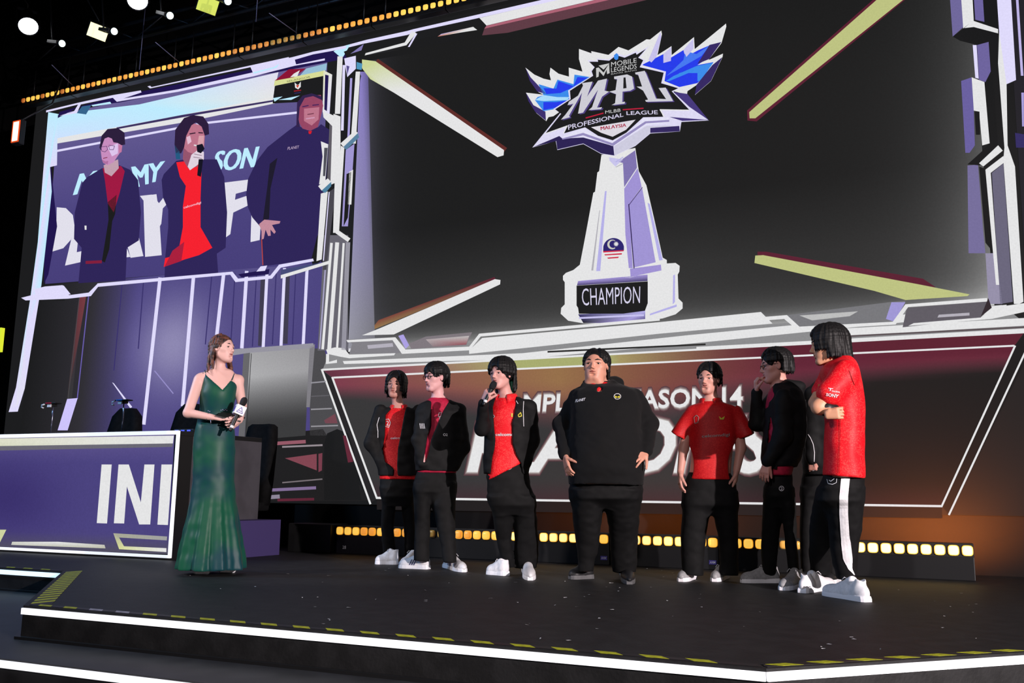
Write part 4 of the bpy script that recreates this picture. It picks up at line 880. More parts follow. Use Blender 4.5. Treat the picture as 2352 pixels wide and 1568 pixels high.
class Fld:
    def __init__(s): s.ops = []; s.cut = []; s.disp = []
    def add(s, prim, k=0.01): s.ops.append(('+', prim, k)); return s
    def sub(s, prim, k=0.005): s.ops.append(('-', prim, k)); return s
    def cutf(s, fn): s.cut.append(fn); return s              # keep where fn<0
    def noise(s, amp, sx, sy, sz, seed=0): s.disp.append((amp, sx, sy, sz, seed)); return s
    def chain(s, pts, rad, k=0.012):
        for i in range(len(pts) - 1): s.add(rcone(pts[i], pts[i + 1], rad[i], rad[i + 1]), k)
        return s
    def mesh(s, h=0.008, fine=(), hf=None):
        los = np.min([p[1] for o, p, k in s.ops if o == '+'], 0) - 3 * h; his = np.max([p[2] for o, p, k in s.ops if o == '+'], 0) + 3 * h
        ax = []
        for d in range(3):
            if not fine: ax.append(np.arange(los[d], his[d] + h, h)); continue
            out = [los[d]]
            while out[-1] < his[d]:
                c = out[-1]; f = any(lo[d] - .004 <= c <= hi[d] + .004 for lo, hi in fine); nxt = hf if f else h
                if not f:
                    for lo, hi in fine:
                        if c < lo[d] < c + h: nxt = max(hf * .5, lo[d] - c)
                out.append(c + nxt)
            ax.append(np.array(out))
        D = np.full([len(a) for a in ax], 0.5, F32)
        for op, (fn, lo, hi), k in s.ops:
            m = k + 0.02; sl = []
            for d in range(3): sl.append(slice(int(np.searchsorted(ax[d], lo[d] - m)), int(np.searchsorted(ax[d], hi[d] + m))))
            if any(q.start >= q.stop for q in sl): continue
            X, Y, Z = ax[0][sl[0]][:, None, None], ax[1][sl[1]][None, :, None], ax[2][sl[2]][None, None, :]
            v = fn(X, Y, Z).astype(F32); sub = D[sl[0], sl[1], sl[2]]
            if op == '+':
                hh = np.maximum(k - np.abs(sub - v), 0) / max(k, 1e-6); D[sl[0], sl[1], sl[2]] = np.minimum(sub, v) - hh * hh * k * .25
            else:
                v = -v; hh = np.maximum(k - np.abs(sub - v), 0) / max(k, 1e-6); D[sl[0], sl[1], sl[2]] = np.maximum(sub, v) + hh * hh * k * .25
        if s.disp:
            idx = np.nonzero(np.abs(D) < 0.04); x, y, z = ax[0][idx[0]], ax[1][idx[1]], ax[2][idx[2]]; t = 0
            for amp, sx, sy, sz, sd in s.disp: t = t + amp * vnoise(x * sx + 100, y * sy + 100, z * sz + 100, sd)
            D[idx] += t.astype(F32)
        for fn in s.cut:
            D = np.maximum(D, fn(ax[0][:, None, None], ax[1][None, :, None], ax[2][None, None, :]).astype(F32))
        return nets(D, ax)
def nets(D, ax):
    S = D < 0; c = np.zeros([n - 1 for n in D.shape], np.int8)
    for i in (0, 1):
        for j in (0, 1):
            for k in (0, 1): c += S[i:D.shape[0] - 1 + i, j:D.shape[1] - 1 + j, k:D.shape[2] - 1 + k]
    I, J, K = np.nonzero((c > 0) & (c < 8)); n = len(I); ids = np.full(c.shape, -1, np.int32); ids[I, J, K] = np.arange(n)
    co = [(i, j, k) for i in (0, 1) for j in (0, 1) for k in (0, 1)]
    V = np.stack([D[I + i, J + j, K + k] for i, j, k in co], 1); acc = np.zeros((n, 3)); cnt = np.zeros(n)
    x0 = np.stack([ax[0][I], ax[1][J], ax[2][K]], 1); x1 = np.stack([ax[0][I + 1], ax[1][J + 1], ax[2][K + 1]], 1)
    for a in range(8):
        for b in range(a + 1, 8):
            df = [d for d in range(3) if co[a][d] != co[b][d]]
            if len(df) != 1: continue
            m = (V[:, a] < 0) != (V[:, b] < 0)
            if not m.any(): continue
            t = V[m, a] / (V[m, a] - V[m, b]); d = df[0]; p = np.empty((m.sum(), 3))
            for e in range(3): p[:, e] = np.where(co[a][e], x1[m, e], x0[m, e]) if e != d else x0[m, e] + (x1[m, e] - x0[m, e]) * t
            acc[m] += p; cnt[m] += 1
    P = acc / cnt[:, None]; Q = []
    for d in range(3):
        e = [(d + 1) % 3, (d + 2) % 3]; sa = [slice(None)] * 3; sb = [slice(None)] * 3; sa[d] = slice(0, -1); sb[d] = slice(1, None)
        A, B = S[tuple(sa)], S[tuple(sb)]; ii = np.stack(np.nonzero(A != B), 1)
        ok = (ii[:, e[0]] > 0) & (ii[:, e[1]] > 0) & (ii[:, e[0]] < D.shape[e[0]] - 1) & (ii[:, e[1]] < D.shape[e[1]] - 1); ii = ii[ok]
        fl = A[tuple(ii.T)]; q = []
        for u, v in ((-1, -1), (0, -1), (0, 0), (-1, 0)):
            w = ii.copy(); w[:, e[0]] += u; w[:, e[1]] += v; q.append(ids[tuple(w.T)])
        q = np.stack(q, 1); q[~fl] = q[~fl][:, ::-1]; Q.append(q)
    return P, np.concatenate(Q)
def np_mesh(name, P, Q, cols=None):
    me = bpy.data.meshes.new(name); me.vertices.add(len(P)); me.vertices.foreach_set('co', P.astype(F32).ravel())
    me.loops.add(Q.size); me.loops.foreach_set('vertex_index', Q.astype(np.int32).ravel()); me.polygons.add(len(Q))
    me.polygons.foreach_set('loop_start', np.arange(0, Q.size, 4, dtype=np.int32))
    me.update(calc_edges=True); me.polygons.foreach_set('use_smooth', np.ones(len(Q), bool))
    if cols is not None:
        at = me.color_attributes.new('Col', 'FLOAT_COLOR', 'POINT'); at.data.foreach_set('color', np.concatenate([cols, np.ones((len(P), 1))], 1).astype(F32).ravel())
    return me

# ------------------------------------------------------------------ people
M_SKIN = vcol_mat('skin', 0.48, 0.35, sss=0.06)
M_EYE = vcol_mat('eye', 0.15, 0.5)
def jersey_mat(name, a, b, c):
    m = mat(name, a, 0.55, spec=0.25)
    nt = m.node_tree; bs = nt.nodes['Principled BSDF']; tc = nt.nodes.new('ShaderNodeTexCoord'); vo = nt.nodes.new('ShaderNodeTexVoronoi'); vo.inputs['Scale'].default_value = 170
    nz = nt.nodes.new('ShaderNodeTexNoise'); nz.inputs['Scale'].default_value = 11; nz.inputs['Detail'].default_value = 5
    rp = nt.nodes.new('ShaderNodeValToRGB'); rp.color_ramp.elements[0].position = .35; rp.color_ramp.elements[1].position = .75
    rp.color_ramp.elements[0].color = (*lin(a), 1); rp.color_ramp.elements[1].color = (*lin(c), 1); e = rp.color_ramp.elements.new(.55); e.color = (*lin(b), 1)
    mx = nt.nodes.new('ShaderNodeMath'); mx.operation = 'MULTIPLY_ADD'; mx.inputs[1].default_value = .45
    sp = nt.nodes.new('ShaderNodeSeparateColor')
    for x in (vo, nz): nt.links.new(tc.outputs['Object'], x.inputs['Vector'])
    nt.links.new(vo.outputs['Color'], sp.inputs[0]); nt.links.new(sp.outputs[0], mx.inputs[0])
    ad = nt.nodes.new('ShaderNodeMath'); ad.operation = 'MULTIPLY'; ad.inputs[1].default_value = .6; nt.links.new(nz.outputs['Fac'], ad.inputs[0]); nt.links.new(ad.outputs[0], mx.inputs[2])
    nt.links.new(mx.outputs[0], rp.inputs['Fac']); nt.links.new(rp.outputs['Color'], bs.inputs['Base Color'])
    return m
M_RED = jersey_mat('jersey_red', (196, 14, 26), (212, 18, 32), (226, 54, 50))
M_REDB = jersey_mat('jersey_bright_red', (222, 12, 28), (230, 16, 32), (238, 62, 60))
M_CRIM = mat('tee_crimson', (170, 22, 58), 0.7, vary=.12, vscale=40)
M_POLO = jersey_mat('polo_red', (176, 16, 22), (188, 20, 28), (200, 36, 34))
M_JACK = mat('jacket_black', (23, 23, 24), 0.72, spec=.14, vary=.12, vscale=25)
M_HOOD = mat('hoodie_black', (22, 22, 23), 0.85, spec=.1, sheen=.05)
M_TROU = mat('trousers_black', (20, 20, 21), 0.75, spec=.15, vary=.12, vscale=20)
M_HAIR = mat('hair_black', (21, 20, 21), 0.55, spec=.25, vary=.3, vscale=120)
M_HAIRB = mat('hair_brown', (112, 70, 58), 0.5, spec=.3, rgb2=(48, 38, 38), vscale=26)
M_DRESS = mat('satin_green', (10, 78, 56), 0.48, spec=.25, rgb2=(8, 58, 66), vscale=3, sheen=.05)
M_SHOE = mat('shoe_white', (226, 226, 230), 0.5, vary=.05, vscale=60); M_SHOEG = mat('shoe_grey', (150, 150, 152), 0.55, vary=.1, vscale=60); M_SHOEB = mat('shoe_black', (34, 34, 36), 0.5)
M_SOLE = mat('sole_white', (235, 235, 240), 0.55); M_LACE = mat('lace_grey', (196, 196, 200), 0.6); M_DARKP = mat('print_dark', (46, 40, 90), 0.5)
M_GLASS = mat('spectacle_frame', (40, 34, 36), 0.3, metal=.5)
M_LENS = mat('spectacle_lens', (250, 250, 255), .03, spec=.6); _b = M_LENS.node_tree.nodes['Principled BSDF']; _b.inputs['Transmission Weight'].default_value = 1; _b.inputs['IOR'].default_value = 1.03
M_GOLD = mat('emblem_gold', (200, 190, 60), .5)
def arr(*v): return np.array(v, float)

class Person:
    def __init__(s, label, px, py, skin=(214, 160, 150)):
        s.root_w = atz(px, py); h = s.root_w[:2] / np.linalg.norm(s.root_w[:2]); s.h = arr(h[0], h[1], 0)     # away from the camera
        s.r = arr(h[1], -h[0], 0)
        s.e = empty('person', tuple(s.root_w)); s.e.rotation_euler = (0, 0, math.atan2(s.r[1], s.r[0])); tag(s.e, label, 'person', None)
        s.skin = skin; s.B = Fld(); s.fine = []; s.lips = []; s.k = np.linalg.norm(s.root_w[:2]) / FPX * 1.0
    def L(s, px, py, d=0.0):
        """photo point on the upright plane d metres in front of the person -> local (right, depth, up)"""
        q = ray(px, py); t = (s.root_w @ s.h - d) / (q @ s.h); w = CP + q * t; v = w - s.root_w
        return arr(v @ s.r, v @ s.h, v[2])
    def rows(s, data):
        out = []
        for py, xl, xr, ry, d in data:
            a = s.L(xl, py, d); b = s.L(xr, py, d); out.append(((a[2] + b[2]) / 2, (a[0] + b[0]) / 2, -d, abs(b[0] - a[0]) / 2, ry))
        return out
    def pts(s, *ps): return [s.L(*p) for p in ps]
    # -- head
    def head(s, px, py, d, H, yaw, pitch=0.0, roll=0.0, w=1.0, neck=None, neck_r=.055, jaw=1.0, smile=0.0):
        c = s.L(px, py, d); s.hc = c; s.H = H; s.w = w
        y, p_, r_ = math.radians(yaw), math.radians(pitch), math.radians(roll)
        f = arr(math.sin(y) * math.cos(p_), -math.cos(y) * math.cos(p_), math.sin(p_)); u = arr(0, 0, 1) - f * f[2]; u /= np.linalg.norm(u); sd = np.cross(f, u)
        u, sd = u * math.cos(r_) + sd * math.sin(r_), sd * math.cos(r_) - u * math.sin(r_)
        s.fr = (sd, f, u); AX = np.array([sd, f, u]); h = lambda a, b, q: c + H * (sd * a + f * b + u * q); s.hp = h; B = s.B
        E = lambda a, b, q, ra, rb, rq: ellip(h(a, b, q), AX, (ra * H, rb * H, rq * H)); R = lambda a, b, ra, rb: rcone(h(*a), h(*b), ra * H, rb * H)
        B.add(E(0, -.06, .13, .335 * w, .41, .36), .02); B.add(E(0, .08, -.06, .285 * w, .29, .38), .03)
        B.add(E(0, .12, -.28, .215 * w * jaw, .235, .20 * jaw), .03); B.add(R((-.05, .275, -.41), (.05, .275, -.41), .07, .07), .02)
        for m in (-1, 1):
            B.add(E(m * .18 * w, .20, -.07, .10, .10, .09), .02); B.add(rcone(h(m * .20 * w * jaw, -.02, -.24), h(m * .08 * w * jaw, .23, -.42), .062 * H, .055 * H), .03)
            B.sub(E(m * .145 * w, .43, .03, .085, .10, .055), .012)
            B.add(R((m * .075 * w, .340, .050), (m * .215 * w, .295, .044), .026, .024), .006)          # upper lid
            B.add(R((m * .08 * w, .330, -.030), (m * .20 * w, .292, -.026), .022, .018), .006)
            B.add(E(m * .345 * w, -.04, .0, .028, .075, .125), .006); B.sub(E(m * .375 * w, -.025, .01, .018, .035, .06), .004)
            B.add(E(m * .052, .385, -.145, .036, .04, .032), .006); B.sub(E(m * .032, .415, -.172, .014, .02, .012), .003)
            B.add(R((m * .05, .350, .098), (m * .2 * w, .29, .105), .032, .022), .02)
        B.add(R((0, .345, .06), (0, .44, -.115), .028, .042), .012)
        B.add(R((-.07, .338, -.224 + smile), (0, .366, -.218), .014, .022), .008); B.add(R((.07, .338, -.224 + smile), (0, .366, -.218), .014, .022), .008)
        B.add(R((-.05, .335, -.272 + smile * .6), (.05, .335, -.272 + smile * .6), .024, .024), .008); B.sub(R((-.09, .375, -.246 + smile), (0, .385, -.244), .010, .010), .004); B.sub(R((.09, .375, -.246 + smile), (0, .385, -.244), .010, .010), .004)
        B.sub(E(0, .34, -.335, .06, .03, .022), .015)
        if neck is not None: B.add(rcone(h(0, -.08, -.22), neck, neck_r * .86, neck_r), .02); B.add(rcone(neck, neck + arr(0, .01, -.06), neck_r, neck_r * 1.35), .03)
        s.fine.append((c - H * .62, c + H * .62)); s.smile = smile
        # eyes
        for m in (-1, 1):
            ec = h(m * .145 * w, .288, .012); bm = bmesh.new(); bmesh.ops.create_uvsphere(bm, u_segments=18, v_segments=12, radius=.058 * H)
            me = bm_mesh(bm, 'eye', True); P = np.array([v.co[:] for v in me.vertices]); g = f; a = (P @ g) / (.058 * H)
            cl = np.where((a > .93)[:, None], lin((10, 8, 8)), np.where((a > .76)[:, None], lin((42, 26, 20)), np.array(lin((228, 222, 220)))[None]))
            at = me.color_attributes.new('Col', 'FLOAT_COLOR', 'POINT'); at.data.foreach_set('color', np.concatenate([cl, np.ones((len(P), 1))], 1).astype(F32).ravel())
            link('eye', me, s.e, M_EYE, tuple(ec))
            q = [h(m * .05 * w, .382, .10), h(m * .13 * w, .368, .132), h(m * .235 * w, .295, .11)]
            tube('eyebrow', [tuple(x) for x in q], [.018 * H, .022 * H, .008 * H], M_HAIR, s.e, 6)
            tube('eyelashes', [tuple(x) for x in (h(m * .075 * w, .362, .022), h(m * .145 * w, .358, .030), h(m * .222 * w, .312, .018))], [.004 * H, .008 * H, .004 * H], M_HAIR, s.e, 5)
    # -- hand: wrist, pointing direction, palm normal (the side the fingers curl to), curls per finger in degrees
    def hand(s, wrist, dirv, nrm, curl=(25, 30, 35), spread=6, thumb=(35, 20), side=1, sc=1.0, per=None):
        d = np.array(dirv, float); d /= np.linalg.norm(d); n = np.array(nrm, float); n -= d * (n @ d); n /= np.linalg.norm(n); t = np.cross(d, n) * side   # t: towards the thumb
        B = s.B; w = np.array(wrist, float); U = sc
        for o in (-.028, -.01, .01, .028): B.add(rcone(w + t * o * .6 * U + d * .012 * U, w + t * o * U + d * .082 * U, .015 * U, .0125 * U), .012)
        lens = (.072, .08, .074, .058); mx = []
        for i, o in enumerate((.030, .010, -.011, -.031)):
            p0 = w + t * o * U + d * .084 * U; a = math.radians(spread) * (1.5 - i) / 1.5; dd = d * math.cos(a) + t * math.sin(a); ang = 0; p = p0; cu = per[i] if per else curl
            for j, fr in enumerate((.45, .31, .24)):
                ang += math.radians(cu[j]); q = p + (dd * math.cos(ang) + n * math.sin(ang)) * lens[i] * fr * U
                B.add(rcone(p, q, (.0098, .0088, .0080)[j] * U, (.0088, .0080, .0068)[j] * U), .003); p = q
            mx.append(p)
        ta = math.radians(thumb[0]); p = w + t * .026 * U + d * .028 * U; dd = d * math.cos(ta) + t * math.sin(ta); dd = dd * math.cos(.35) + n * math.sin(.35)
        q = p + dd * .04 * U; B.add(rcone(w + d * .015 * U + t * .01 * U, p, .016 * U, .016 * U), .01); B.add(rcone(p, q, .0135 * U, .0115 * U), .006)
        tb = math.radians(thumb[1]); d2 = dd * math.cos(tb) + (d * .6 + n * .8) * math.sin(tb); d2 /= np.linalg.norm(d2); q2 = q + d2 * .032 * U; B.add(rcone(q, q2, .0112 * U, .0095 * U), .004)
        B.add(rcone(q2, q2 + d2 * .018 * U, .0095 * U, .0078 * U), .003); mx.append(q2)
        P = np.array(mx + [w, w + d * .1 * U]); s.fine.append((P.min(0) - .04, P.max(0) + .04))
    def body(s, h=.0095, hf=.0042):
        P, Q = s.B.mesh(h, s.fine, hf); c = np.tile(np.array(lin(s.skin)), (len(P), 1))
        if hasattr(s, 'fr'):
            q = (P - s.hc) @ np.array(s.fr).T / s.H
            um = -.246 + s.smile * np.minimum(1, np.abs(q[:, 0]) / .08); t_ = np.clip(1 - (np.abs(q[:, 0]) / .088) ** 2, 0, 1); fr_ = (q[:, 1] > .28) & (t_ > 0)
            c[fr_ & (np.abs(q[:, 2] - um + .002) < .040 * t_)] = np.array(lin(s.skin)) * arr(.78, .48, .50)
            c[fr_ & (np.abs(q[:, 2] - um) < .0125)] = np.array(lin(s.skin)) * arr(.25, .12, .12)  # shade between the lips put into the skin colour
        s.bo = link('body', np_mesh('body', P, Q, c), s.e, M_SKIN); return s.bo
    def cloth(s, name, F, m, h=.008, parent=None, cols=None):
        P, Q = F.mesh(h); return link(name, np_mesh(name, P, Q), parent or s.e, m)
    def opening(s, poly, yc, front=None):
        """cutter that removes the front of a garment inside an outline given in photo points"""
        pts = np.array([s.L(x, y, .10 if front is None else front)[[0, 2]] for x, y in poly])
        def fn(X, Y, Z):
            inside = np.zeros(np.broadcast(X, Z).shape, bool); dm = np.full(inside.shape, 9.0); n = len(pts)
            for i in range(n):
                (ax_, az), (bx, bz) = pts[i], pts[(i + 1) % n]
                cond = ((az > Z) != (bz > Z)); xi = (bx - ax_) * (Z - az) / (bz - az + 1e-12) + ax_; inside ^= cond & (X < xi)
                dx, dz = bx - ax_, bz - az; t = np.clip(((X - ax_) * dx + (Z - az) * dz) / (dx * dx + dz * dz + 1e-12), 0, 1)
                dm = np.minimum(dm, np.sqrt((X - ax_ - dx * t) ** 2 + (Z - az - dz * t) ** 2))
            sd = np.where(inside, -dm, dm)
            return np.minimum(-sd, 9) * (Y < yc) + (Y >= yc) * -1.0
        return fn
    # -- hair: cap over the skull plus locks running from the crown down
    def hair(s, m, ends, n=26, part=0.0, vol=.04, lock=.045, face=(.36, -.16, .30, .30, .46), shift=(0, 0), extra=(), h=.0042, wob=.012, seed=1, lift=.0):
        """ends(a) -> height (head units) at which the lock at azimuth a (deg, 0 front, + to the wearer's right) stops, or None"""
        F = Fld(); H = s.H; w = s.w; hp = s.hp; sd, f, u = s.fr; AX = np.array([sd, f, u]); rg = random.Random(seed)
        F.add(ellip(hp(0, -.07, .15 + lift), AX, ((.345 + vol) * w * H, (.42 + vol) * H, (.37 + vol) * H)), .01)
        fb, fz, ra, rb, rz = face
        F.sub(ellip(hp(0, fb, fz), AX, (ra * w * H, rb * H, rz * H)), .012)
        F.sub(ellip(hp(0, -.1, -.42), AX, (.5 * w * H, .5 * H, .26 * H)), .02)
        for m_ in (-1, 1): F.sub(ellip(hp(m_ * .36 * w, .02, -.02), AX, (.07 * H, .13 * H, .16 * H)), .01) if face[2] > .27 else None
        RX, RY, RZ = (.35 + vol) * w, (.43 + vol), (.38 + vol)
        for i in range(n * 4):
            a = -180 + 360 * (i + .5) / (n * 4) + rg.uniform(-5, 5); e = ends(a)
            if e is None: continue
            e += rg.uniform(-.07, .05); A = math.radians(a); ps = []; tl = rg.uniform(60, 86); g = rg.uniform(.97, 1.05); tw = rg.uniform(-.25, .25)
            for t in np.linspace(.0, 1, 9):
                el = math.radians(tl * (1 - min(1, t * 1.3))); k = math.cos(el); A2 = A + tw * (1 - t)
                q = [RX * g * k * math.sin(A2) + shift[0] * (1 - k), -.07 + RY * g * k * math.cos(A2), .15 + lift + RZ * g * math.sin(el)]
                if q[2] <= e: ps.append((q[0], q[1], e)); break
                ps.append(tuple(q))
                if t * 1.3 >= 1:
                    zz = q[2]; ox, oy = rg.uniform(-wob, wob), rg.uniform(-wob, wob); st = 0
                    while zz > e:
                        zz -= .12; st += 1; kk = 1 - .10 * max(0, (.15 - zz)); ps.append((q[0] * kk + ox * st, -.07 + (q[1] + .07) * kk + oy * st, max(zz, e)))
                    break
            if len(ps) < 2: continue
            N = len(ps); lk_ = lock * rg.uniform(.42, .62); rad = [H * lk_ * (.8 if j == 0 else 1.0 if j < N - 2 else (.75 if j == N - 2 else .25)) for j in range(N)]
            F.chain([hp(*q) for q in ps], rad, .006)
        for ps, rad in extra: F.chain([hp(*q) for q in ps], [r * H for r in rad], .006)
        P, Q = F.mesh(h); return link('hair', np_mesh('hair', P, Q), s.e, m)
    def glasses(s, round_=True, r=.085):
        sd, f, u = s.fr; H = s.H; hp = s.hp; w = s.w; g = empty('glasses_holder', (0, 0, 0)); bpy.data.objects.remove(g)
        bm = bmesh.new()
        for m in (-1, 1):
            c = hp(m * .145 * w, .40, .01); tube_bm(bm, [tuple(c + H * r * (sd * math.cos(t) + u * math.sin(t) * .85)) for t in np.linspace(0, 2 * math.pi, 19)], .0022, 6)
            tube_bm(bm, [tuple(hp(m * (.145 * w + r), .40, .03)), tuple(hp(m * .33 * w, .30, .05)), tuple(hp(m * .36 * w, -.02, .06))], .0022, 6)
        tube_bm(bm, [tuple(hp(-.06, .41, .02)), tuple(hp(0, .425, .035)), tuple(hp(.06, .41, .02))], .0022, 6)
        o = link('glasses', bm_mesh(bm, smooth=True), s.e, M_GLASS)
        for m in (-1, 1):
            bm = bmesh.new(); c = hp(m * .145 * w, .40, .01); ring = [bm.verts.new(tuple(c + H * r * .97 * (sd * math.cos(t) + u * math.sin(t) * .85))) for t in np.linspace(0, 2 * math.pi, 18, endpoint=False)]
            bm.faces.new(ring); link('lens', bm_mesh(bm), o, M_LENS)
    def shoe(s, toe, heel, m, width=.1, height=.105, sole=M_SOLE, lace=M_LACE, stripes=None, label=None):
        a = s.L(*heel); b = s.L(*toe)
        a = s.floor(heel); b = s.floor(toe); d = b - a; d[2] = 0; Ln = np.linalg.norm(d); d /= Ln; t = arr(-d[1], d[0], 0); up = arr(0, 0, 1); W = width / 2; F = Fld()
        P = lambda x, y, z: a + d * (x * Ln) + t * y + up * z
        AX = np.array([d, t, up])
        F.add(ellip(P(.74, 0, .035), AX, (.27 * Ln, W * .98, .048)), .02); F.add(ellip(P(.45, 0, .045), AX, (.3 * Ln, W * .86, .06)), .02); F.add(ellip(P(.17, 0, .05), AX, (.18 * Ln, W * .8, .062)), .02)
        F.add(rcone(P(.2, 0, .06), P(.15, 0, height - .012), W * .75, W * .66), .02); F.add(rcone(P(.62, 0, .06), P(.33, 0, height - .02), W * .5, W * .62), .02)
        F.cutf(lambda X, Y, Z: (a[2] + .018) - Z)
        F.sub(ellip(P(.17, 0, height + .012), AX, (.15 * Ln, W * .6, .03)), .005)
        o = s.cloth('shoe', F, m, .0055)
        if label: o['label'] = label
        # sole
        bm = bmesh.new(); pr = [(0.0, .55), (.04, .78), (.15, .88), (.35, .82), (.5, .86), (.68, 1.0), (.82, 1.0), (.93, .8), (1.0, .4)]
        ol = [P(x, W * w_, 0) for x, w_ in pr] + [P(x, -W * w_, 0) for x, w_ in pr[::-1]]
        lo = [bm.verts.new((q[0], q[1], a[2] + .001)) for q in ol]; mid = [bm.verts.new(tuple(q + up * (.018 + a[2] * 0))) for q in ol]
        hi = [bm.verts.new(tuple(q * 1 + up * (.03 if 2 < i < 15 else .034) + (P(.5, 0, 0) - q) * .03)) for i, q in enumerate(ol)]; n = len(ol)
        for A_, B_ in ((lo, mid), (mid, hi)):
            for i in range(n): bm.faces.new((A_[i], A_[(i + 1) % n], B_[(i + 1) % n], B_[i]))
        bm.faces.new(hi); bm.faces.new(lo[::-1]); bmesh.ops.recalc_face_normals(bm, faces=bm.faces[:]); link('sole', bm_mesh(bm), o, sole)
        bm = bmesh.new()
        for k in range(5):
            x = .40 + .065 * k; z = .096 - .0085 * k - (.105 - height) * .7
            tube_bm(bm, [tuple(P(x, -W * .42, z - .008)), tuple(P(x + .02, 0, z + .006)), tuple(P(x + .01, W * .42, z - .008))], .0035, 6)
        for m_ in (-1, 1): tube_bm(bm, [tuple(P(.4, 0, .102 - (.105 - height) * .7)), tuple(P(.43, m_ * .025, .115 - (.105 - height) * .7)), tuple(P(.47, m_ * .035, .095 - (.105 - height) * .7))], .003, 6)
        link('laces', bm_mesh(bm, smooth=True), o, lace)
        if stripes:
            for sg in (-1, 1):
                for k in range(3):
                    x = .36 + .07 * k; bm = bmesh.new(); q = [(x, .078), (x + .03, .078), (x + .085, .034), (x + .05, .034)]
                    vs = [bm.verts.new(tuple(P(u_, sg * (W * (.93 - (z_ - .034) * 4.5)) + sg * .004, z_))) for u_, z_ in q]; bm.faces.new(vs); ob = link('side_stripe', bm_mesh(bm), o, stripes)
        return o
    def floor(s, pp):
        w = atz(*pp[:2]); v = w - s.root_w; return arr(v @ s.r, v @ s.h, 0)
    # -- marks printed on a garment: flat outline pushed onto the cloth
    def bvh(s, o):
        me = o.data; return BVHTree.FromPolygons([v.co for v in me.vertices], [p.vertices for p in me.polygons])
    def decal(s, o, name, pts, m, faces=None, off=.005, bv=None, label=None):
        """pts in photo pixels"""
        bv = bv or s.bvh(o); out = []
        # subdivide long outlines a little so they follow the cloth
        for x, y in pts:
            q = s.L(x, y, 0.0); c = CP - s.root_w; org = Vector((c @ s.r, c @ s.h, c[2])); dv = (Vector(q) - org).normalized()
            hit = bv.ray_cast(org, dv)
            if hit[0] is None: hit = bv.find_nearest(Vector(q))
            out.append(tuple(Vector(hit[0]) - dv * off))
        me = bpy.data.meshes.new(name); me.from_pydata(out, [], faces or [tuple(range(len(out)))]); me.update()
        k = link(name, me, o, m)
        if label: k['label'] = label
        return k
    def print_text(s, o, txt, quad, m, name='print', bold=.01, shear=0.0, bv=None, label=None):
        v, f, asp = text_mesh(txt, bold, shear); TL, TR, BR, BL = [np.array(q, float) for q in quad]
        pts = [(TL * (1 - a) + TR * a) * b + (BL * (1 - a) + BR * a) * (1 - b) for a, b in v]
        return s.decal(o, name, pts, m, f, bv=bv, label=label)
    def line(s, o, name, pts, w, m, bv=None, sub=6, label=None):
        bv = bv or s.bvh(o); P = []
        for (x0, y0), (x1, y1) in zip(pts[:-1], pts[1:]):
            for t in np.linspace(0, 1, sub, endpoint=False): P.append((x0 + (x1 - x0) * t, y0 + (y1 - y0) * t))
        P.append(pts[-1]); A, n = [], len(P)
        for i, (x, y) in enumerate(P):
            a, b = P[max(i - 1, 0)], P[min(i + 1, n - 1)]; dx, dy = b[0] - a[0], b[1] - a[1]; l = math.hypot(dx, dy) + 1e-9; ww = w[min(i, len(w) - 1)] if hasattr(w, '__len__') else w
            for c_ in (-.5, -.17, .17, .5): A.append((x + dy / l * ww * c_, y - dx / l * ww * c_))
        fs = [(4 * i + c_, 4 * i + c_ + 1, 4 * i + c_ + 5, 4 * i + c_ + 4) for i in range(n - 1) for c_ in range(3)]
        return s.decal(o, name, A, m, fs, bv=bv, label=label)
# ------------------------------------------------------------------ the eight people on the stage and one half hidden
def leg_rows(P, data, ank, d0=0.0, dep=.13):
    d1 = -P.floor(ank)[1]; out = []; y0, y1 = data[0][0], data[-1][0]
    for py, xl, xr in data:
        t = (py - y0) / (y1 - y0); d = d0 + (d1 - d0) * t; w = abs(P.L(xr, py, d)[0] - P.L(xl, py, d)[0]) / 2
        tb = min(1, t / .7); tb = tb * tb * (3 - 2 * tb); r = (dep * .84) * (1 - tb) + max(w, .06) * 1.05 * tb
        out.append((py, xl, xr, r, d))
    return P.rows(out)
def trousers(P, hips, legs, m=None, name='trousers', k=.035, folds=.004, dep=.13, skin=True):
    F = Fld(); py, xl, xr = hips[-1]; c_ = (xl + xr) / 2; w_ = (xr - xl) / 2
    hr = P.rows([(py, xl + (5 if i == 0 else 0), xr - (5 if i == 0 else 0), dep * (.8, .92, .9, .86)[min(i, 3)], 0.0) for i, (py, xl, xr) in enumerate(hips)] + [(py + 12, c_ - w_ * .8, c_ + w_ * .8, dep * .5, 0.0), (py + 22, c_ - w_ * .5, c_ + w_ * .5, dep * .25, 0.0)]); F.add(loft(hr, 2.3), k)
    for data, ank in legs:
        r = leg_rows(P, data, ank, 0.0, dep); F.add(loft(r, 2.2), k)
        if skin: P.B.add(loft(inset(r, .018), 2.1), .02)
    if skin: P.B.add(loft(inset(hr, .02), 2.2), .02)
    F.noise(folds, 9, 9, 14, 5).noise(folds * .5, 22, 22, 30, 9)
    return P.cloth(name, F, m or M_TROU, .009)
def torso(P, data, F, ins=.016, pw=2.3, k=.03, skin=True):
    r = P.rows(data); F.add(loft(r, pw), k)
    if skin: P.B.add(loft(inset(r, ins), 2.2), .02)
    return r
def arm(P, F, pts, rs, rc, cuff=None, k=.03):
    """pts shoulder, elbow, wrist; rs skin radii, rc sleeve radii (None: bare)"""
    Q = [P.L(*p) for p in pts]; P.B.chain(Q, rs, .02)
    if rc: F.chain(Q[:len(rc)], rc, k)
    return Q
def unit(v): v = np.array(v, float); return v / np.linalg.norm(v)
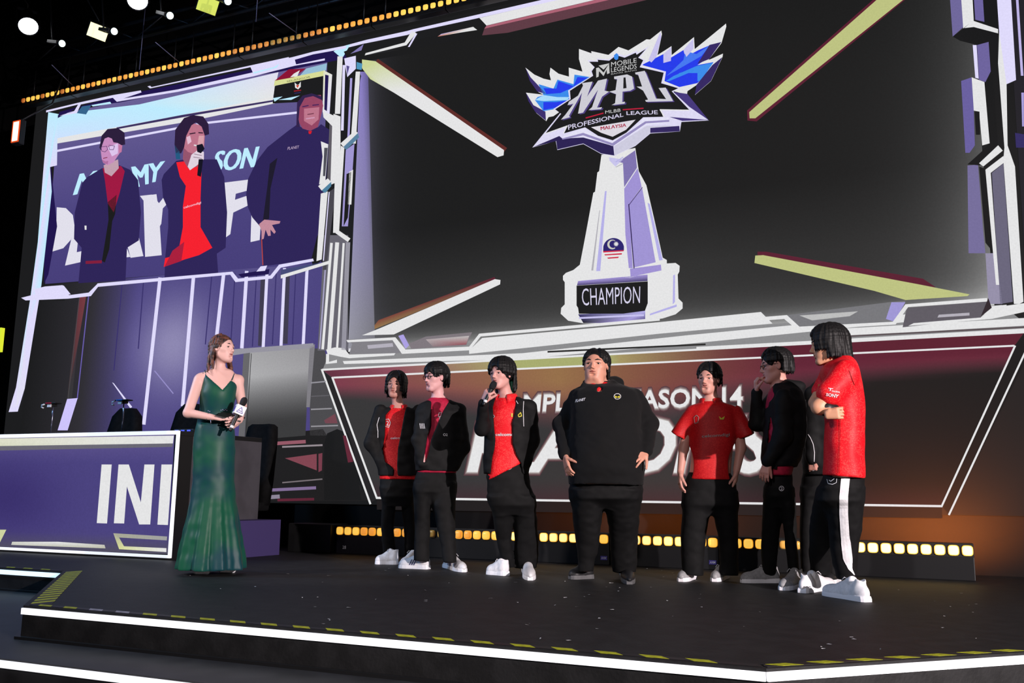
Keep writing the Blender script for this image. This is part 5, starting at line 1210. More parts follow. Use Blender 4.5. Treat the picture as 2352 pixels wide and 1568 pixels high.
def microphone(name, label, head_w, tail_w, cube=False, group='hand microphones'):
    """world-space end points"""
    a = Vector(tail_w); b = Vector(head_w); ln = (b - a).length; r = empty(name, tuple(a)); r.rotation_euler = (b - a).to_track_quat('Z', 'Y').to_euler(); tag(r, label, 'microphone', group)
    lathe('handle', [(.011, 0.0), (.0125, .01), (.013, .06), (.015, ln - .06), (.019, ln - .045), (.019, ln - .035)], M_BLACK, r)
    lathe('grille', [(.018, ln - .036), (.024, ln - .026), (.0265, ln - .005), (.025, ln + .012), (.018, ln + .025), (.006, ln + .032)], mat('mic_grille', (34, 34, 36), .5, metal=.3, bump=.6, bscale=400), r)
    lathe('ring_band', [(.0135, .028), (.0142, .03), (.0142, .045), (.0135, .047)], M_WHITE, r)
    return r, ln
def shirt_collar(P, center, r, m, tilt=.02, gap=50, face=-90, z=0.0, hgt=.035):
    """fold-down collar: a short band open at the front"""
    bm = bmesh.new(); n = 22; R_ = []
    for k in range(n + 1):
        a = math.radians(face + gap / 2 + (360 - gap) * k / n); c, s_ = math.cos(a), math.sin(a); fr = abs(k / n - .5) * 2
        row = []
        for rr, zz in ((r * .98, hgt * .6), (r * 1.02, hgt * 1.0), (r * 1.18, hgt * .85), (r * 1.42 + .012 * fr ** 4, -hgt * (.2 + .7 * fr ** 3))):
            row.append(bm.verts.new((center[0] + rr * c, center[1] + rr * s_ * .95, center[2] + zz - tilt * fr ** 2)))
        R_.append(row)
    for a, b in zip(R_[:-1], R_[1:]):
        for i in range(3): bm.faces.new((a[i], b[i], b[i + 1], a[i + 1]))
    o = link('collar', bm_mesh(bm, smooth=True), P.e, m); md = o.modifiers.new('thick', 'SOLIDIFY'); md.thickness = .004; return o

# ============ host in the green gown
P = Person('woman in a long green satin gown holding a microphone and cue card', 485, 1318, (226, 180, 172))
F = Fld()
gown = [(852, 470, 535, .06, 0), (866, 464, 547, .085, 0), (884, 463, 546, .105, .01), (905, 460, 544, .118, .015), (925, 458, 539, .108, .01), (948, 457, 533, .092, 0), (965, 453, 535, .095, 0), (985, 448, 539, .105, 0), (1020, 443, 541, .118, 0), (1060, 443, 540, .122, 0), (1100, 442, 538, .12, 0),
        (1140, 438, 541, .125, 0), (1180, 430, 547, .15, 0), (1220, 421, 553, .18, 0), (1265, 412, 560, .21, 0), (1306, 406, 564, .24, 0)]
rw = P.rows(gown); F.add(loft(rw, 2.0), .01)
P.B.add(loft(inset(P.rows(gown[:9]), .012), 2.1), .02)
P.B.add(rcone(P.L(462, 868), P.L(548, 872), .042, .042), .03); P.B.add(rcone(P.L(490, 858), P.L(522, 858), .04, .04), .03)
nk = [(430, 800), (430, 893), (459, 890), (466, 880), (472, 854), (476, 864), (511, 897), (530, 874), (541, 880), (548, 893), (600, 893), (600, 800)]
F.cutf(P.opening(nk, 9.0, .05))
z0 = P.L(485, 1130)[2]
F.noise(.004, 14, 14, 18, 2); 
g = F.mesh(.009); PV, QV = g
# the skirt's hanging folds grow towards the hem
tt = np.clip((z0 - PV[:, 2]) / z0, 0, 1); ang = np.arctan2(PV[:, 1], PV[:, 0] - P.L(485, 1250)[0]); rad = .018 * tt * np.sin(ang * 9 + .4 * np.sin(PV[:, 2] * 5)) + .006 * tt * np.sin(ang * 21 + 1)
ctr = P.L(485, 1250)[0]; nrm_ = np.hypot(PV[:, 0] - ctr, PV[:, 1]) + 1e-6
PV[:, 0] += (PV[:, 0] - ctr) / nrm_ * rad; PV[:, 1] += PV[:, 1] / nrm_ * rad
gw = link('gown', np_mesh('gown', PV, QV), P.e, M_DRESS); gw['label'] = 'long green satin gown with a v neckline'
for a, b, c in (((472, 855, .075), (470, 850, .03), (478, 862, -.09)), ((533, 873, .085), (538, 858, .03), (530, 866, -.09))):
    tube('shoulder_strap', [tuple(P.L(*q)) for q in (a, b, c)], .0035, M_DRESS, gw, 6)
P.head(512, 802, .03, .222, 52, 6, -4, .93, neck=P.L(503, 850, 0), neck_r=.045)
Q1 = arm(P, F, [(457, 873, 0), (432, 948, .07), (486, 958, .18)], (.043, .036, .025), None)
Q2 = arm(P, F, [(547, 875, 0), (556, 932, .04), (553, 956, .20)], (.040, .034, .025), None)
P.hand(Q1[2], unit(P.L(512, 963, .20) - Q1[2]), (0, -.2, 1), (12, 18, 15), 5, (40, 10), -1, .95)
P.hand(P.L(556, 957, .22), unit(P.L(526, 974, .25) - P.L(556, 957, .22)), (0.1, .8, .45), (22, 35, 30), 7, (30, 25), 1, .95)
P.body()
lk = [((-.30, .0, .10), (-.40, -.02, -.25), (-.42, .05, -.6), (-.40, .14, -.92)), ((-.33, -.08, .1), (-.43, -.1, -.3), (-.46, -.04, -.65), (-.42, .04, -1.0)), ((.30, -.12, .1), (.38, -.16, -.3), (.40, -.14, -.6), (.46, -.04, -.80)), ((.28, -.2, .1), (.33, -.3, -.3), (.38, -.3, -.6), (.46, -.22, -.84)), ((.14, -.35, .1), (.2, -.42, -.3), (.26, -.42, -.62), (.36, -.36, -.86)), ((0, -.4, .1), (0, -.46, -.3), (.0, -.44, -.62), (.0, -.4, -.86)), ((-.2, -.32, .1), (-.26, -.4, -.3), (-.3, -.38, -.7), (-.28, -.32, -.9))]
hr = P.hair(M_HAIRB, lambda a: None if abs(a) < 62 else -.02 if abs(a) < 100 else -.3, 22, vol=.02, lock=.05, face=(.36, -.12, .33, .34, .42), extra=[(q, (.06, .07, .06, .02)) for q in lk])
bm = bmesh.new(); bmesh.ops.create_uvsphere(bm, u_segments=10, v_segments=8, radius=.008); link('earpiece', bm_mesh(bm, smooth=True), P.e, M_BLACK, tuple(P.hp(.37 * .93, .0, 0.0))); bm = bmesh.new(); bmesh.ops.create_uvsphere(bm, u_segments=10, v_segments=8, radius=.008); link('earpiece', bm_mesh(bm, smooth=True), P.e, M_BLACK, tuple(P.hp(-.37 * .93, .0, 0.0)))
tube('bracelet', [tuple(Q1[1] + (Q1[2] - Q1[1]) * .82 + .029 * (arr(0, math.cos(t), 0) * .9 + arr(.2, 0, 1) * math.sin(t))) for t in np.linspace(0, 2 * math.pi, 15)], .0022, M_STEEL, P.e, 6)
tube('bracelet_drop', [tuple(P.L(484, 963, .23)), tuple(P.L(484, 975, .23))], .003, M_STEEL, P.e, 6)
bv = P.bvh(gw); M_JEWEL = mat('jewel', (190, 190, 240), .15, metal=.6)
for x, y in ((474, 943), (479, 945), (509, 943), (514, 942), (519, 944), (524, 943), (530, 945)):
    q = bv.find_nearest(Vector(P.L(x, y, .12)))[0]; bm = bmesh.new(); bmesh.ops.create_icosphere(bm, subdivisions=1, radius=.005); link('belt_jewel', bm_mesh(bm), gw, M_JEWEL, tuple(q))
for x, y in ((460, 1319), (520, 1316)):
    q = P.floor((x, y)); F2 = Fld(); F2.add(rcone(q + arr(-.03, .02, .02), q + arr(.05, .0, .02), .024, .02), .01); F2.add(rcone(q + arr(-.03, .03, .02), q + arr(-.04, .12, .07), .022, .02), .01); F2.cutf(lambda X, Y, Z: .001 - Z); P.cloth('shoe', F2, M_SHOE, .006)
# cue card and her microphone: things she holds
c4 = [(497, 956, .245), (552, 969, .245), (563, 960, .16), (510, 947, .15)]
wq = [P.root_w + P.r * q[0] + P.h * q[1] + arr(0, 0, q[2]) for q in (P.L(*c) for c in c4)]
bm = bmesh.new(); lo = [bm.verts.new(tuple(q)) for q in wq]; hi = [bm.verts.new(tuple(q + arr(0, 0, .008))) for q in wq]
bm.faces.new(hi); bm.faces.new(lo[::-1])
for i in range(4): bm.faces.new((lo[i], lo[(i + 1) % 4], hi[(i + 1) % 4], hi[i]))
bmesh.ops.recalc_face_normals(bm, faces=bm.faces[:]); tag(link('cue_card', bm_mesh(bm), None, M_BLACK), 'flat black cue card held level by the host', 'card')
wl = lambda *c: (lambda q: P.root_w + P.r * q[0] + P.h * q[1] + arr(0, 0, q[2]))(P.L(*c))
mc, ln = microphone('handheld_microphone', 'black microphone with a white cube flag held by the host', wl(560, 921, .285), wl(528, 990, .30))
cube = box('mic_flag', (-.038, -.038, ln - .115), (.038, .038, ln - .04), M_WHITE, mc, .004)
M_VIO = mat('logo_violet', (84, 72, 190), .5)
for k, (ax_, sg) in enumerate((((1, 0), 1), ((0, 1), 1), ((1, 0), -1), ((0, 1), -1))):
    for a, b in ((0, 1), (1, 2), (2, 0), (3, 4)):
        tri = [(-.024, ln - .098), (.024, ln - .098), (0, ln - .056), (-.012, ln - .085), (.012, ln - .085)]
        pa, pb = tri[a], tri[b]; e_ = .0395 * sg
        f3 = lambda q: (q[0], e_, q[1]) if ax_[0] else (e_, q[0], q[1])
        tube('flag_logo', [f3(pa), f3(pb)], .002, M_VIO, cube, 4)

# ============ far left player: red polo under an open black jacket
P = Person('long haired player in a red polo and open black jacket, farthest left of the players', 900, 1298, (196, 140, 128))
S = Fld(); T = [(938, 900, 934, .06, 0), (944, 885, 950, .09, 0), (965, 876, 960, .115, 0), (1000, 874, 964, .125, 0), (1050, 873, 962, .12, 0), (1085, 872, 960, .125, 0), (1101, 872, 958, .125, 0)]
torso(P, T, S); sh = P.cloth('polo_shirt', S, M_RED, .008)
J = Fld(); torso(P, [(935, 896, 938, .07, -.01), (942, 878, 955, .105, -.01), (962, 868, 968, .135, 0), (1000, 866, 972, .145, 0), (1050, 866, 970, .142, 0), (1092, 869, 966, .14, 0)], J, skin=False)
arm(P, J, [(874, 944, 0), (853, 1018, .02), (880, 1066, .05)], (.04, .034, .024), (.06, .062, .045)); arm(P, J, [(962, 944, 0), (974, 1018, -.02), (953, 1066, .05)], (.04, .034, .024), (.06, .06, .045))
P.hand(P.L(884, 1066, .0), (.3, .2, -1), (1, 0, 0), (20, 25, 20), 4, (25, 15), 1); P.hand(P.L(950, 1066, .0), (-.3, .2, -1), (-1, 0, 0), (20, 25, 20), 4, (25, 15), -1)
J.cutf(P.opening([(893, 925), (897, 940), (886, 952), (884, 1000), (879, 1030), (884, 1060), (898, 1070), (905, 1078), (903, 1105), (914, 1105), (912, 1068), (914, 1030), (920, 1000), (926, 965), (930, 945), (936, 925)], 0.02)); J.noise(.006, 14, 14, 22, 4)
jk = P.cloth('jacket', J, M_JACK, .008)
trousers(P, [(1080, 872, 962), (1110, 873, 956), (1140, 876, 950)], [([(1120, 874, 914), (1160, 877, 909), (1215, 876, 904), (1250, 878, 908), (1278, 880, 911)], (900, 1290)), ([(1120, 914, 955), (1160, 922, 952), (1215, 928, 954), (1278, 930, 956)], (948, 1290))])
P.head(909, 885, .02, .225, -16, 0, -3, .95, neck=P.L(915, 938, 0), neck_r=.053, smile=.012); P.body()
P.hair(M_HAIR, lambda a: None if abs(a) < 40 else .0 if abs(a) < 50 else -.28 if abs(a) < 100 else -.42, 28, vol=.07, lock=.06, face=(.38, -.2, .26, .32, .50), seed=11)
shirt_collar(P, P.L(916, 936, 0), .062, M_RED, face=-100, gap=60)
P.shoe((862, 1295), (914, 1296), M_SHOE, .1, .13); P.shoe((925, 1302), (958, 1294), M_SHOE, .1, .12)
bv = P.bvh(jk); P.line(jk, 'white_piping', [(871, 958), (866, 975), (868, 990), (868, 1005)], 1.4, M_PRINT, bv); bs = P.bvh(sh)
P.line(sh, 'chest_badge', [(885, 963), (893, 962), (897, 971), (893, 981), (885, 979), (883, 971), (885, 963)], 1.2, M_PRINT, bs); P.print_text(sh, '2', [(887, 966), (893, 966), (893, 977), (887, 977)], M_PRINT, bv=bs)
P.print_text(sh, 'celcomdigi', [(897, 1003), (940, 1002), (940, 1009), (897, 1010)], M_PRINT, bv=bs)

# ============ second player: glasses, crimson tee
P = Person('tall player with round glasses, crimson tee and open black jacket', 990, 1309, (222, 168, 168))
S = Fld(); T = [(914, 988, 1024, .06, 0), (924, 974, 1046, .095, 0), (945, 968, 1058, .115, 0), (1000, 966, 1056, .12, 0), (1050, 962, 1050, .12, 0), (1086, 958, 1048, .125, 0)]
torso(P, T, S); sh = P.cloth('tee_shirt', S, M_CRIM, .008)
J = Fld(); torso(P, [(918, 984, 1032, .075, -.015), (926, 968, 1055, .11, -.01), (945, 960, 1066, .135, 0), (1000, 956, 1066, .145, 0), (1050, 952, 1058, .142, 0), (1081, 955, 1052, .14, 0)], J, skin=False)
arm(P, J, [(972, 940, .0), (962, 1010, .07), (972, 1062, .10)], (.04, .034, .024), (.058, .056, .044)); arm(P, J, [(1054, 942, 0), (1064, 1028, -.02), (1044, 1068, .05)], (.042, .035, .024), (.062, .056, .042))
P.hand(P.L(978, 1060, .02), (.4, .2, -1), (.5, .6, 0), (20, 25, 20), 4, (25, 15), 1); P.hand(P.L(1036, 1066, .0), (-.3, .2, -1), (-1, 0, 0), (20, 25, 20), 4, (25, 15), -1)
J.cutf(P.opening([(984, 905), (991, 918), (990, 940), (990, 978), (982, 1000), (976, 1040), (972, 1062), (977, 1062), (984, 1040), (990, 1010), (998, 990), (1006, 972), (1018, 945), (1030, 922), (1030, 905)], 0.02)); J.noise(.006, 14, 14, 22, 6)
jk = P.cloth('jacket', J, M_JACK, .008)
trousers(P, [(1075, 957, 1050), (1100, 953, 1048), (1130, 950, 1047)], [([(1110, 952, 1000), (1160, 950, 989), (1215, 953, 988), (1260, 951, 985), (1288, 950, 986)], (968, 1308)), ([(1110, 996, 1048), (1160, 992, 1046), (1215, 1004, 1045), (1260, 1014, 1047), (1292, 1017, 1050)], (1036, 1312))])
P.head(1000, 868, .03, .232, -52, -2, 0, .94, neck=P.L(1007, 918, 0), neck_r=.056); P.body()
P.hair(M_HAIR, lambda a: .30 - .1 * math.cos(math.radians(a * 3)) if abs(a) < 45 else .06 if abs(a) < 75 else .12 if abs(a) < 112 else -.28, 30, vol=.06, lock=.055, face=(.40, -.20, .28, .33, .46), seed=5, lift=.02)
P.glasses()
tube('tee_neckband', [tuple(P.L(1007, 918, 0) + arr(.062 * math.cos(t), .062 * math.sin(t), .012 + .02 * math.sin(t))) for t in np.linspace(0, 2 * math.pi, 21)], .006, M_CRIM, P.e, 6)
P.shoe((917, 1304), (986, 1307), M_SHOE, .1, .125, stripes=M_DARKP); P.shoe((1066, 1314), (1024, 1302), M_SHOE, .1, .125, stripes=M_DARKP)
bv = P.bvh(jk); bs = P.bvh(sh)
for k in range(4): P.line(jk, 'sleeve_mark', [(964 + 3.2 * k, 972), (966 + 3.2 * k, 984)], 1.2, M_PRINT, bv)
P.print_text(jk, 'O2', [(1018, 995), (1028, 995), (1028, 1001), (1018, 1001)], M_PRINT, bv=bv); P.line(sh, 'tee_logo', [(1008, 948), (1014, 947), (1012, 956), (1007, 957), (1008, 948)], 1.1, M_PRINT, bs); P.line(sh, 'tee_logo', [(1011, 957), (1009, 964)], 1.1, M_PRINT, bs)

# ============ third player with the microphone
P = Person('player speaking into a microphone, bright red polo under an open black jacket', 1178, 1325, (214, 158, 150))
S = Fld(); T = [(915, 1142, 1182, .06, 0), (924, 1128, 1204, .1, 0), (945, 1122, 1212, .12, 0), (1000, 1121, 1210, .125, 0), (1050, 1120, 1212, .125, 0), (1080, 1119, 1206, .13, 0), (1106, 1119, 1200, .13, 0)]
torso(P, T, S); hem0, hem1 = P.L(1121, 1104), P.L(1198, 1064)
S.cutf(lambda X, Y, Z, a=hem0, b=hem1: (a[2] + (b[2] - a[2]) * (X - a[0]) / (b[0] - a[0])) - Z); S.noise(.004, 12, 12, 16, 3)
sh = P.cloth('polo_shirt', S, M_REDB, .008)
J = Fld(); torso(P, [(912, 1140, 1190, .075, -.02), (920, 1126, 1212, .11, -.015), (942, 1114, 1222, .14, 0), (1000, 1112, 1222, .15, 0), (1050, 1109, 1220, .146, 0), (1088, 1112, 1214, .14, 0)], J, skin=False)
arm(P, J, [(1132, 938, .02), (1107, 984, .13), (1110, 926, .26)], (.042, .036, .025), (.062, .054, .040)); arm(P, J, [(1216, 934, 0), (1222, 1010, -.02), (1208, 1058, .04)], (.042, .036, .025), (.062, .06, .045))
P.hand(P.L(1110, 923, .265), unit(P.L(1123, 896, .30) - P.L(1110, 923, .265)), (.75, .45, .25), (48, 62, 40), 3, (28, 25), -1, 1.0)
P.hand(P.L(1200, 1060, .0), (-.5, .2, -1), (-1, 0, 0), (20, 25, 20), 4, (25, 15), -1)
J.cutf(P.opening([(1136, 900), (1137, 914), (1132, 934), (1135, 980), (1138, 1011), (1136, 1030), (1131, 1050), (1127, 1086), (1121, 1110), (1205, 1110), (1197, 1064), (1187, 1048), (1177, 1020), (1176, 972), (1183, 944), (1186, 900)], 0.02)); J.noise(.006, 14, 14, 22, 8)
jk = P.cloth('jacket', J, M_JACK, .008)
trousers(P, [(1062, 1119, 1214), (1095, 1117, 1216), (1130, 1120, 1224), (1160, 1128, 1230)], [([(1140, 1120, 1178), (1190, 1133, 1178), (1239, 1140, 1174), (1280, 1148, 1178), (1302, 1150, 1182)], (1160, 1318)), ([(1140, 1172, 1228), (1190, 1180, 1233), (1239, 1182, 1237), (1280, 1184, 1236), (1304, 1186, 1233)], (1212, 1318))])
P.head(1151, 861, .05, .232, -36, 2, 2, .96, neck=P.L(1163, 915, 0), neck_r=.056); P.body()
P.hair(M_HAIR, lambda a: None if -26 < a < 22 else .14 if abs(a) < 48 else .04 if abs(a) < 80 else .02 if abs(a) < 112 else -.5, 30, vol=.085, lock=.06, face=(.40, -.18, .27, .33, .44), seed=9, lift=.03)
F2 = Fld()
for k in range(6): F2.chain([P.hp(-.16 + .07 * k, -.40, -.2), P.hp(-.17 + .07 * k, -.43, -.42), P.hp(-.18 + .075 * k, -.42, -.62)], (.018, .016, .005), .004)
P.cloth('hair_tip', F2, mat('hair_green', (14, 92, 70), .5, vary=.3, vscale=90), .005)['label'] = 'green dyed hair at the nape'
shirt_collar(P, P.L(1163, 914, .0), .068, M_REDB, face=-115, gap=55, hgt=.04)
P.shoe((1121, 1318), (1165, 1322), M_SHOE, .1, .12); P.shoe((1218, 1333), (1208, 1308), M_SHOE, .1, .13)
bv = P.bvh(jk); bs = P.bvh(sh)
P.print_text(sh, 'celcomdigi', [(1138, 994), (1190, 993), (1190, 1004), (1138, 1003)], M_PRINT, bv=bs, bold=.02); P.line(sh, 'chest_badge', [(1131, 949), (1136, 956), (1132, 961)], 1.4, M_PRINT, bs)
P.line(jk, 'white_piping', [(1203, 921), (1202, 940), (1203, 979)], 1.3, M_PRINT, bv); P.line(jk, 'chest_emblem', [(1190, 953), (1196, 947), (1198, 955), (1192, 957), (1190, 953)], 2.0, M_GOLD, bv); P.line(jk, 'white_piping', [(1185, 919), (1190, 927)], 1.2, M_PRINT, bv); P.line(sh, 'chest_badge', [(1176, 949), (1176, 957)], 3.5, M_GOLD, bs)
wl = lambda *c: (lambda q: P.root_w + P.r * q[0] + P.h * q[1] + arr(0, 0, q[2]))(P.L(*c))
microphone('handheld_microphone', 'plain black microphone held to the mouth of the speaking player', wl(1133, 884, .29), wl(1110, 931, .315))

# ============ broad man in the black hoodie
P = Person('broad man in a black hoodie, hands on hips, in the middle of the row', 1385, 1338, (206, 146, 124))
S = Fld(); T = [(880, 1350, 1410, .10, -.06), (886, 1334, 1440, .16, -.03), (902, 1316, 1466, .20, 0), (930, 1310, 1474, .235, .02), (980, 1310, 1472, .265, .04), (1030, 1304, 1478, .285, .05), (1075, 1303, 1482, .285, .05), (1112, 1306, 1479, .26, .04)]
torso(P, T, S, .03, 2.4); 
arm(P, S, [(1332, 924, 0), (1291, 975, -.03), (1298, 1044, .16)], (.07, .055, .032), (.1, .07, .048)); arm(P, S, [(1452, 920, 0), (1490, 972, -.05), (1484, 1036, .16)], (.07, .055, .032), (.102, .07, .05))
S.add(rcone(P.L(1352, 886, -.08), P.L(1412, 880, -.08), .05, .055), .04); S.add(rcone(P.L(1404, 884, -.02), P.L(1424, 880, -.06), .035, .03), .03); S.add(rcone(P.L(1344, 886, .06), P.L(1374, 902, .17), .03, .026), .03); S.add(rcone(P.L(1408, 882, .06), P.L(1380, 902, .17), .03, .026), .03)
S.sub(rcone(P.L(1376, 874, .27), P.L(1377, 896, .165), .085, .020), .008)
S.noise(.008, 9, 9, 12, 7).noise(.004, 22, 22, 34, 2)
hd = P.cloth('hoodie', S, M_HOOD, .010)
U_ = Fld(); U_.add(rcone(P.L(1362, 886, .09), P.L(1376, 897, .135), .028, .03), .02); U_.add(rcone(P.L(1390, 885, .09), P.L(1376, 897, .135), .028, .03), .02); P.cloth('shirt_front', U_, M_RED, .006)
P.hand(P.L(1298, 1047, .18), unit(P.L(1305, 1085, .22) - P.L(1298, 1047, .18)), (.9, .5, .1), (12, 18, 14), 5, (50, 15), 1, 1.0)
P.hand(P.L(1483, 1040, .18), unit(P.L(1458, 1056, .27) - P.L(1483, 1040, .18)), (-.2, .8, -.5), (14, 20, 18), 9, (55, 15), 1, 1.0)
trousers(P, [(1085, 1307, 1478), (1112, 1308, 1476), (1145, 1310, 1473)], [([(1125, 1309, 1394), (1150, 1311, 1386), (1201, 1317, 1381), (1250, 1322, 1376), (1290, 1328, 1366), (1312, 1328, 1364)], (1342, 1332)), ([(1125, 1382, 1476), (1150, 1386, 1473), (1201, 1397, 1467), (1250, 1401, 1464), (1290, 1404, 1463), (1314, 1406, 1462)], (1436, 1330))], dep=.24, folds=.006)
P.head(1369, 841, .04, .25, -14, 6, -2, 1.06, neck=P.L(1376, 892, -.02), neck_r=.078, jaw=1.22)
P.B.add(rcone(P.hp(-.13, .10, -.50), P.hp(.13, .10, -.50), .042, .042), .02)
P.body()
P.hair(M_HAIR, lambda a: None if abs(a) < 30 else .22 if abs(a) < 62 else .05 if abs(a) < 105 else -.3, 30, vol=.02, lock=.045, face=(.36, -.2, .31, .34, .50), seed=3, extra=[(((-.25, -.2, -.1), (-.34, -.3, -.4), (-.42, -.3, -.58)), (.07, .07, .03)), (((-.36, 0, .1), (-.38, -.06, -.15), (-.38, -.14, -.35)), (.04, .04, .03))])
shirt_collar(P, P.L(1376, 892, .0), .095, M_RED, face=-98, gap=24, hgt=.03)
P.shoe((1308, 1330), (1360, 1328), M_SHOEB, .105, .12, sole=mat('sole_grey', (90, 90, 92), .6), lace=M_LACE); P.shoe((1446, 1342), (1432, 1312), M_SHOEB, .105, .125, sole=mat('sole_grey', (90, 90, 92), .6), lace=mat('lace_violet', (150, 145, 215), .5))
bv = P.bvh(hd); P.print_text(hd, 'PLANET', [(1322, 917), (1345, 913), (1344, 919), (1321, 924)], M_PRINT, bv=bv, bold=.03, shear=.15)
el = [(1418 + 8 * math.cos(t), 910 + 6.4 * math.sin(t)) for t in np.linspace(0, 2 * math.pi, 13)]
P.line(hd, 'chest_emblem', el, 1.2, M_PRINT, bv, 2); P.decal(hd, 'chest_emblem', [(1412, 908), (1418, 911), (1424, 908), (1423, 914), (1418, 912), (1413, 914)], M_GOLD, bv=bv, off=.004)

# ============ fifth player: dark red polo, arms hanging
P = Person('player in a dark red polo shirt with both arms hanging, hands in pockets', 1612, 1337, (202, 146, 132))
S = Fld(); T = [(922, 1612, 1652, .06, 0), (930, 1594, 1682, .1, 0), (950, 1584, 1694, .12, 0), (1000, 1584, 1692, .13, 0), (1050, 1582, 1686, .128, 0), (1102, 1578, 1682, .13, 0)]
torso(P, T, S); Q1 = arm(P, S, [(1590, 944, 0), (1570, 1030, .0), (1563, 1084, .05)], (.044, .037, .026), None); Q2 = arm(P, S, [(1690, 944, 0), (1702, 1028, 0), (1692, 1080, .05)], (.044, .037, .026), None)
for Q, a, b in ((Q1, (1549, 994), (1568, 1006)), (Q2, (1725, 995), (1704, 1006))):
    e_ = (P.L(*a) + P.L(*b)) / 2; u_ = unit(e_ - Q[0]); S.add(rcone(Q[0] - arr(0, 0, .012), e_ + u_ * .02, .056, .068), .04); S.sub(rcone(e_ + u_ * .25, e_ + u_ * .30, .25, .25), .004)
S.noise(.005, 11, 11, 9, 3)
sh = P.cloth('polo_shirt', S, M_POLO, .008)
P.hand(Q1[2], unit((-.05, -.15, -1)), (1, .2, 0), (15, 20, 15), 3, (20, 15), 1); P.hand(Q2[2], unit((-.15, .1, -1)), (-1, .2, 0), (15, 20, 15), 3, (20, 15), -1)
trousers(P, [(1085, 1578, 1682), (1110, 1573, 1691), (1160, 1568, 1694)], [([(1130, 1570, 1634), (1165, 1567, 1632), (1239, 1563, 1621), (1290, 1565, 1616), (1320, 1567, 1615)], (1582, 1334)), ([(1130, 1630, 1694), (1165, 1636, 1695), (1239, 1650, 1696), (1290, 1652, 1696), (1320, 1652, 1696)], (1660, 1334))])
P.head(1628, 872, .03, .225, -22, 0, -2, .97, neck=P.L(1632, 922, 0), neck_r=.058, smile=.022); P.body()
P.hair(M_HAIR, lambda a: None if abs(a) < 25 else .28 if abs(a) < 60 else .1 if abs(a) < 110 else -.14, 30, vol=.05, lock=.05, face=(.37, -.2, .29, .34, .50), seed=8, lift=.03)
shirt_collar(P, P.L(1632, 922, .0), .066, M_POLO, face=-100, gap=50)
P.shoe((1564, 1336), (1592, 1328), M_SHOEG, .095, .1, lace=M_LACE); P.shoe((1641, 1336), (1666, 1326), M_SHOEG, .095, .1, lace=M_LACE)
bs = P.bvh(sh); P.print_text(sh, 'celcomdigi', [(1612, 998), (1676, 994), (1676, 1003), (1612, 1007)], mat('print_dim', (150, 140, 140), .5), bv=bs, bold=.01); P.decal(sh, 'chest_emblem', [(1651, 955), (1657, 960), (1665, 955), (1662, 963), (1654, 963)], M_GOLD, bv=bs)
P.line(sh, 'chest_badge', [(1594, 958), (1600, 953), (1605, 958), (1603, 970), (1596, 972), (1594, 958)], 1.2, mat('print_dim', (150, 140, 140), .5), bs); P.line(sh, 'shoulder_print', [(1670, 923), (1690, 932)], 3, M_PRINT, bs); P.line(sh, 'shoulder_print', [(1585, 928), (1598, 922)], 3, M_PRINT, bs)

# ============ sixth player: profile, hand at the mouth
P = Person('player in profile with glasses touching his face, black jacket over crimson shirt', 1772, 1348, (212, 152, 140))
S = Fld(); T = [(886, 1774, 1806, .06, 0), (900, 1764, 1826, .15, 0), (930, 1758, 1838, .19, 0), (1000, 1758, 1838, .18, 0), (1060, 1757, 1826, .17, 0), (1092, 1757, 1818, .17, 0)]
torso(P, T, S); sh = P.cloth('shirt', S, M_CRIM, .009)
J = Fld(); torso(P, [(884, 1776, 1822, .1, -.02), (897, 1768, 1842, .17, 0), (925, 1760, 1852, .215, 0), (1000, 1752, 1854, .205, 0), (1050, 1748, 1842, .195, 0), (1072, 1752, 1830, .19, 0)], J, skin=False)
J.add(rcone(P.L(1808, 886, .03), P.L(1832, 890, -.02), .05, .055), .03)
arm(P, J, [(1776, 918, -.12), (1739, 972, -.05), (1738, 902, .0)], (.042, .035, .024), (.062, .055, .038)); Q2 = arm(P, J, [(1800, 916, .2), (1797, 1000, .22), (1764, 1062, .2)], (.042, .036, .026), (.066, .062, .045))
P.hand(P.L(1738, 901, .0), unit(P.L(1736, 875, .02) - P.L(1738, 901, .0)), (.8, .1, .1), (38, 60, 45), 3, (40, 30), -1, .95); P.hand(P.L(1762, 1062, .2), unit(P.L(1755, 1090, .22) - P.L(1762, 1062, .2)), (.3, 1, 0), (20, 25, 20), 3, (20, 15), 1, .9)
J.cutf(P.opening([(1771, 955), (1775, 985), (1769, 1015), (1763, 1020), (1766, 985)], 0.0)); J.noise(.007, 14, 14, 20, 5)
jk = P.cloth('jacket', J, M_JACK, .008)
trousers(P, [(1075, 1758, 1822), (1100, 1758, 1820), (1140, 1756, 1822)], [([(1120, 1756, 1806), (1160, 1752, 1800), (1215, 1750, 1792), (1263, 1748, 1787), (1318, 1750, 1782)], (1768, 1338)), ([(1120, 1786, 1824), (1160, 1794, 1828), (1215, 1800, 1830), (1263, 1804, 1832), (1322, 1811, 1838)], (1824, 1346))], dep=.15)
P.head(1780, 842, .02, .238, -78, -4, 0, .95, neck=P.L(1791, 888, .0), neck_r=.058); P.body()
P.hair(M_HAIR, lambda a: .36 if abs(a) < 45 else .16 if abs(a) < 100 else -.22, 30, vol=.05, lock=.05, face=(.40, -.22, .30, .34, .48), seed=15, lift=.02)
P.glasses(r=.08)
P.shoe((1702, 1338), (1790, 1338), M_SHOEG, .1, .125); P.shoe((1797, 1356), (1840, 1346), M_SHOEG, .1, .13)
bv = P.bvh(jk); bs = P.bvh(sh); P.decal(jk, 'waist_label', [(1768, 1064), (1785, 1065), (1784, 1077), (1767, 1076)], M_BLACK, bv=bs, off=.02); P.print_text(jk, 'PHM', [(1769, 1067), (1783, 1068), (1783, 1074), (1769, 1073)], M_PRINT, bv=bs, bold=.01)
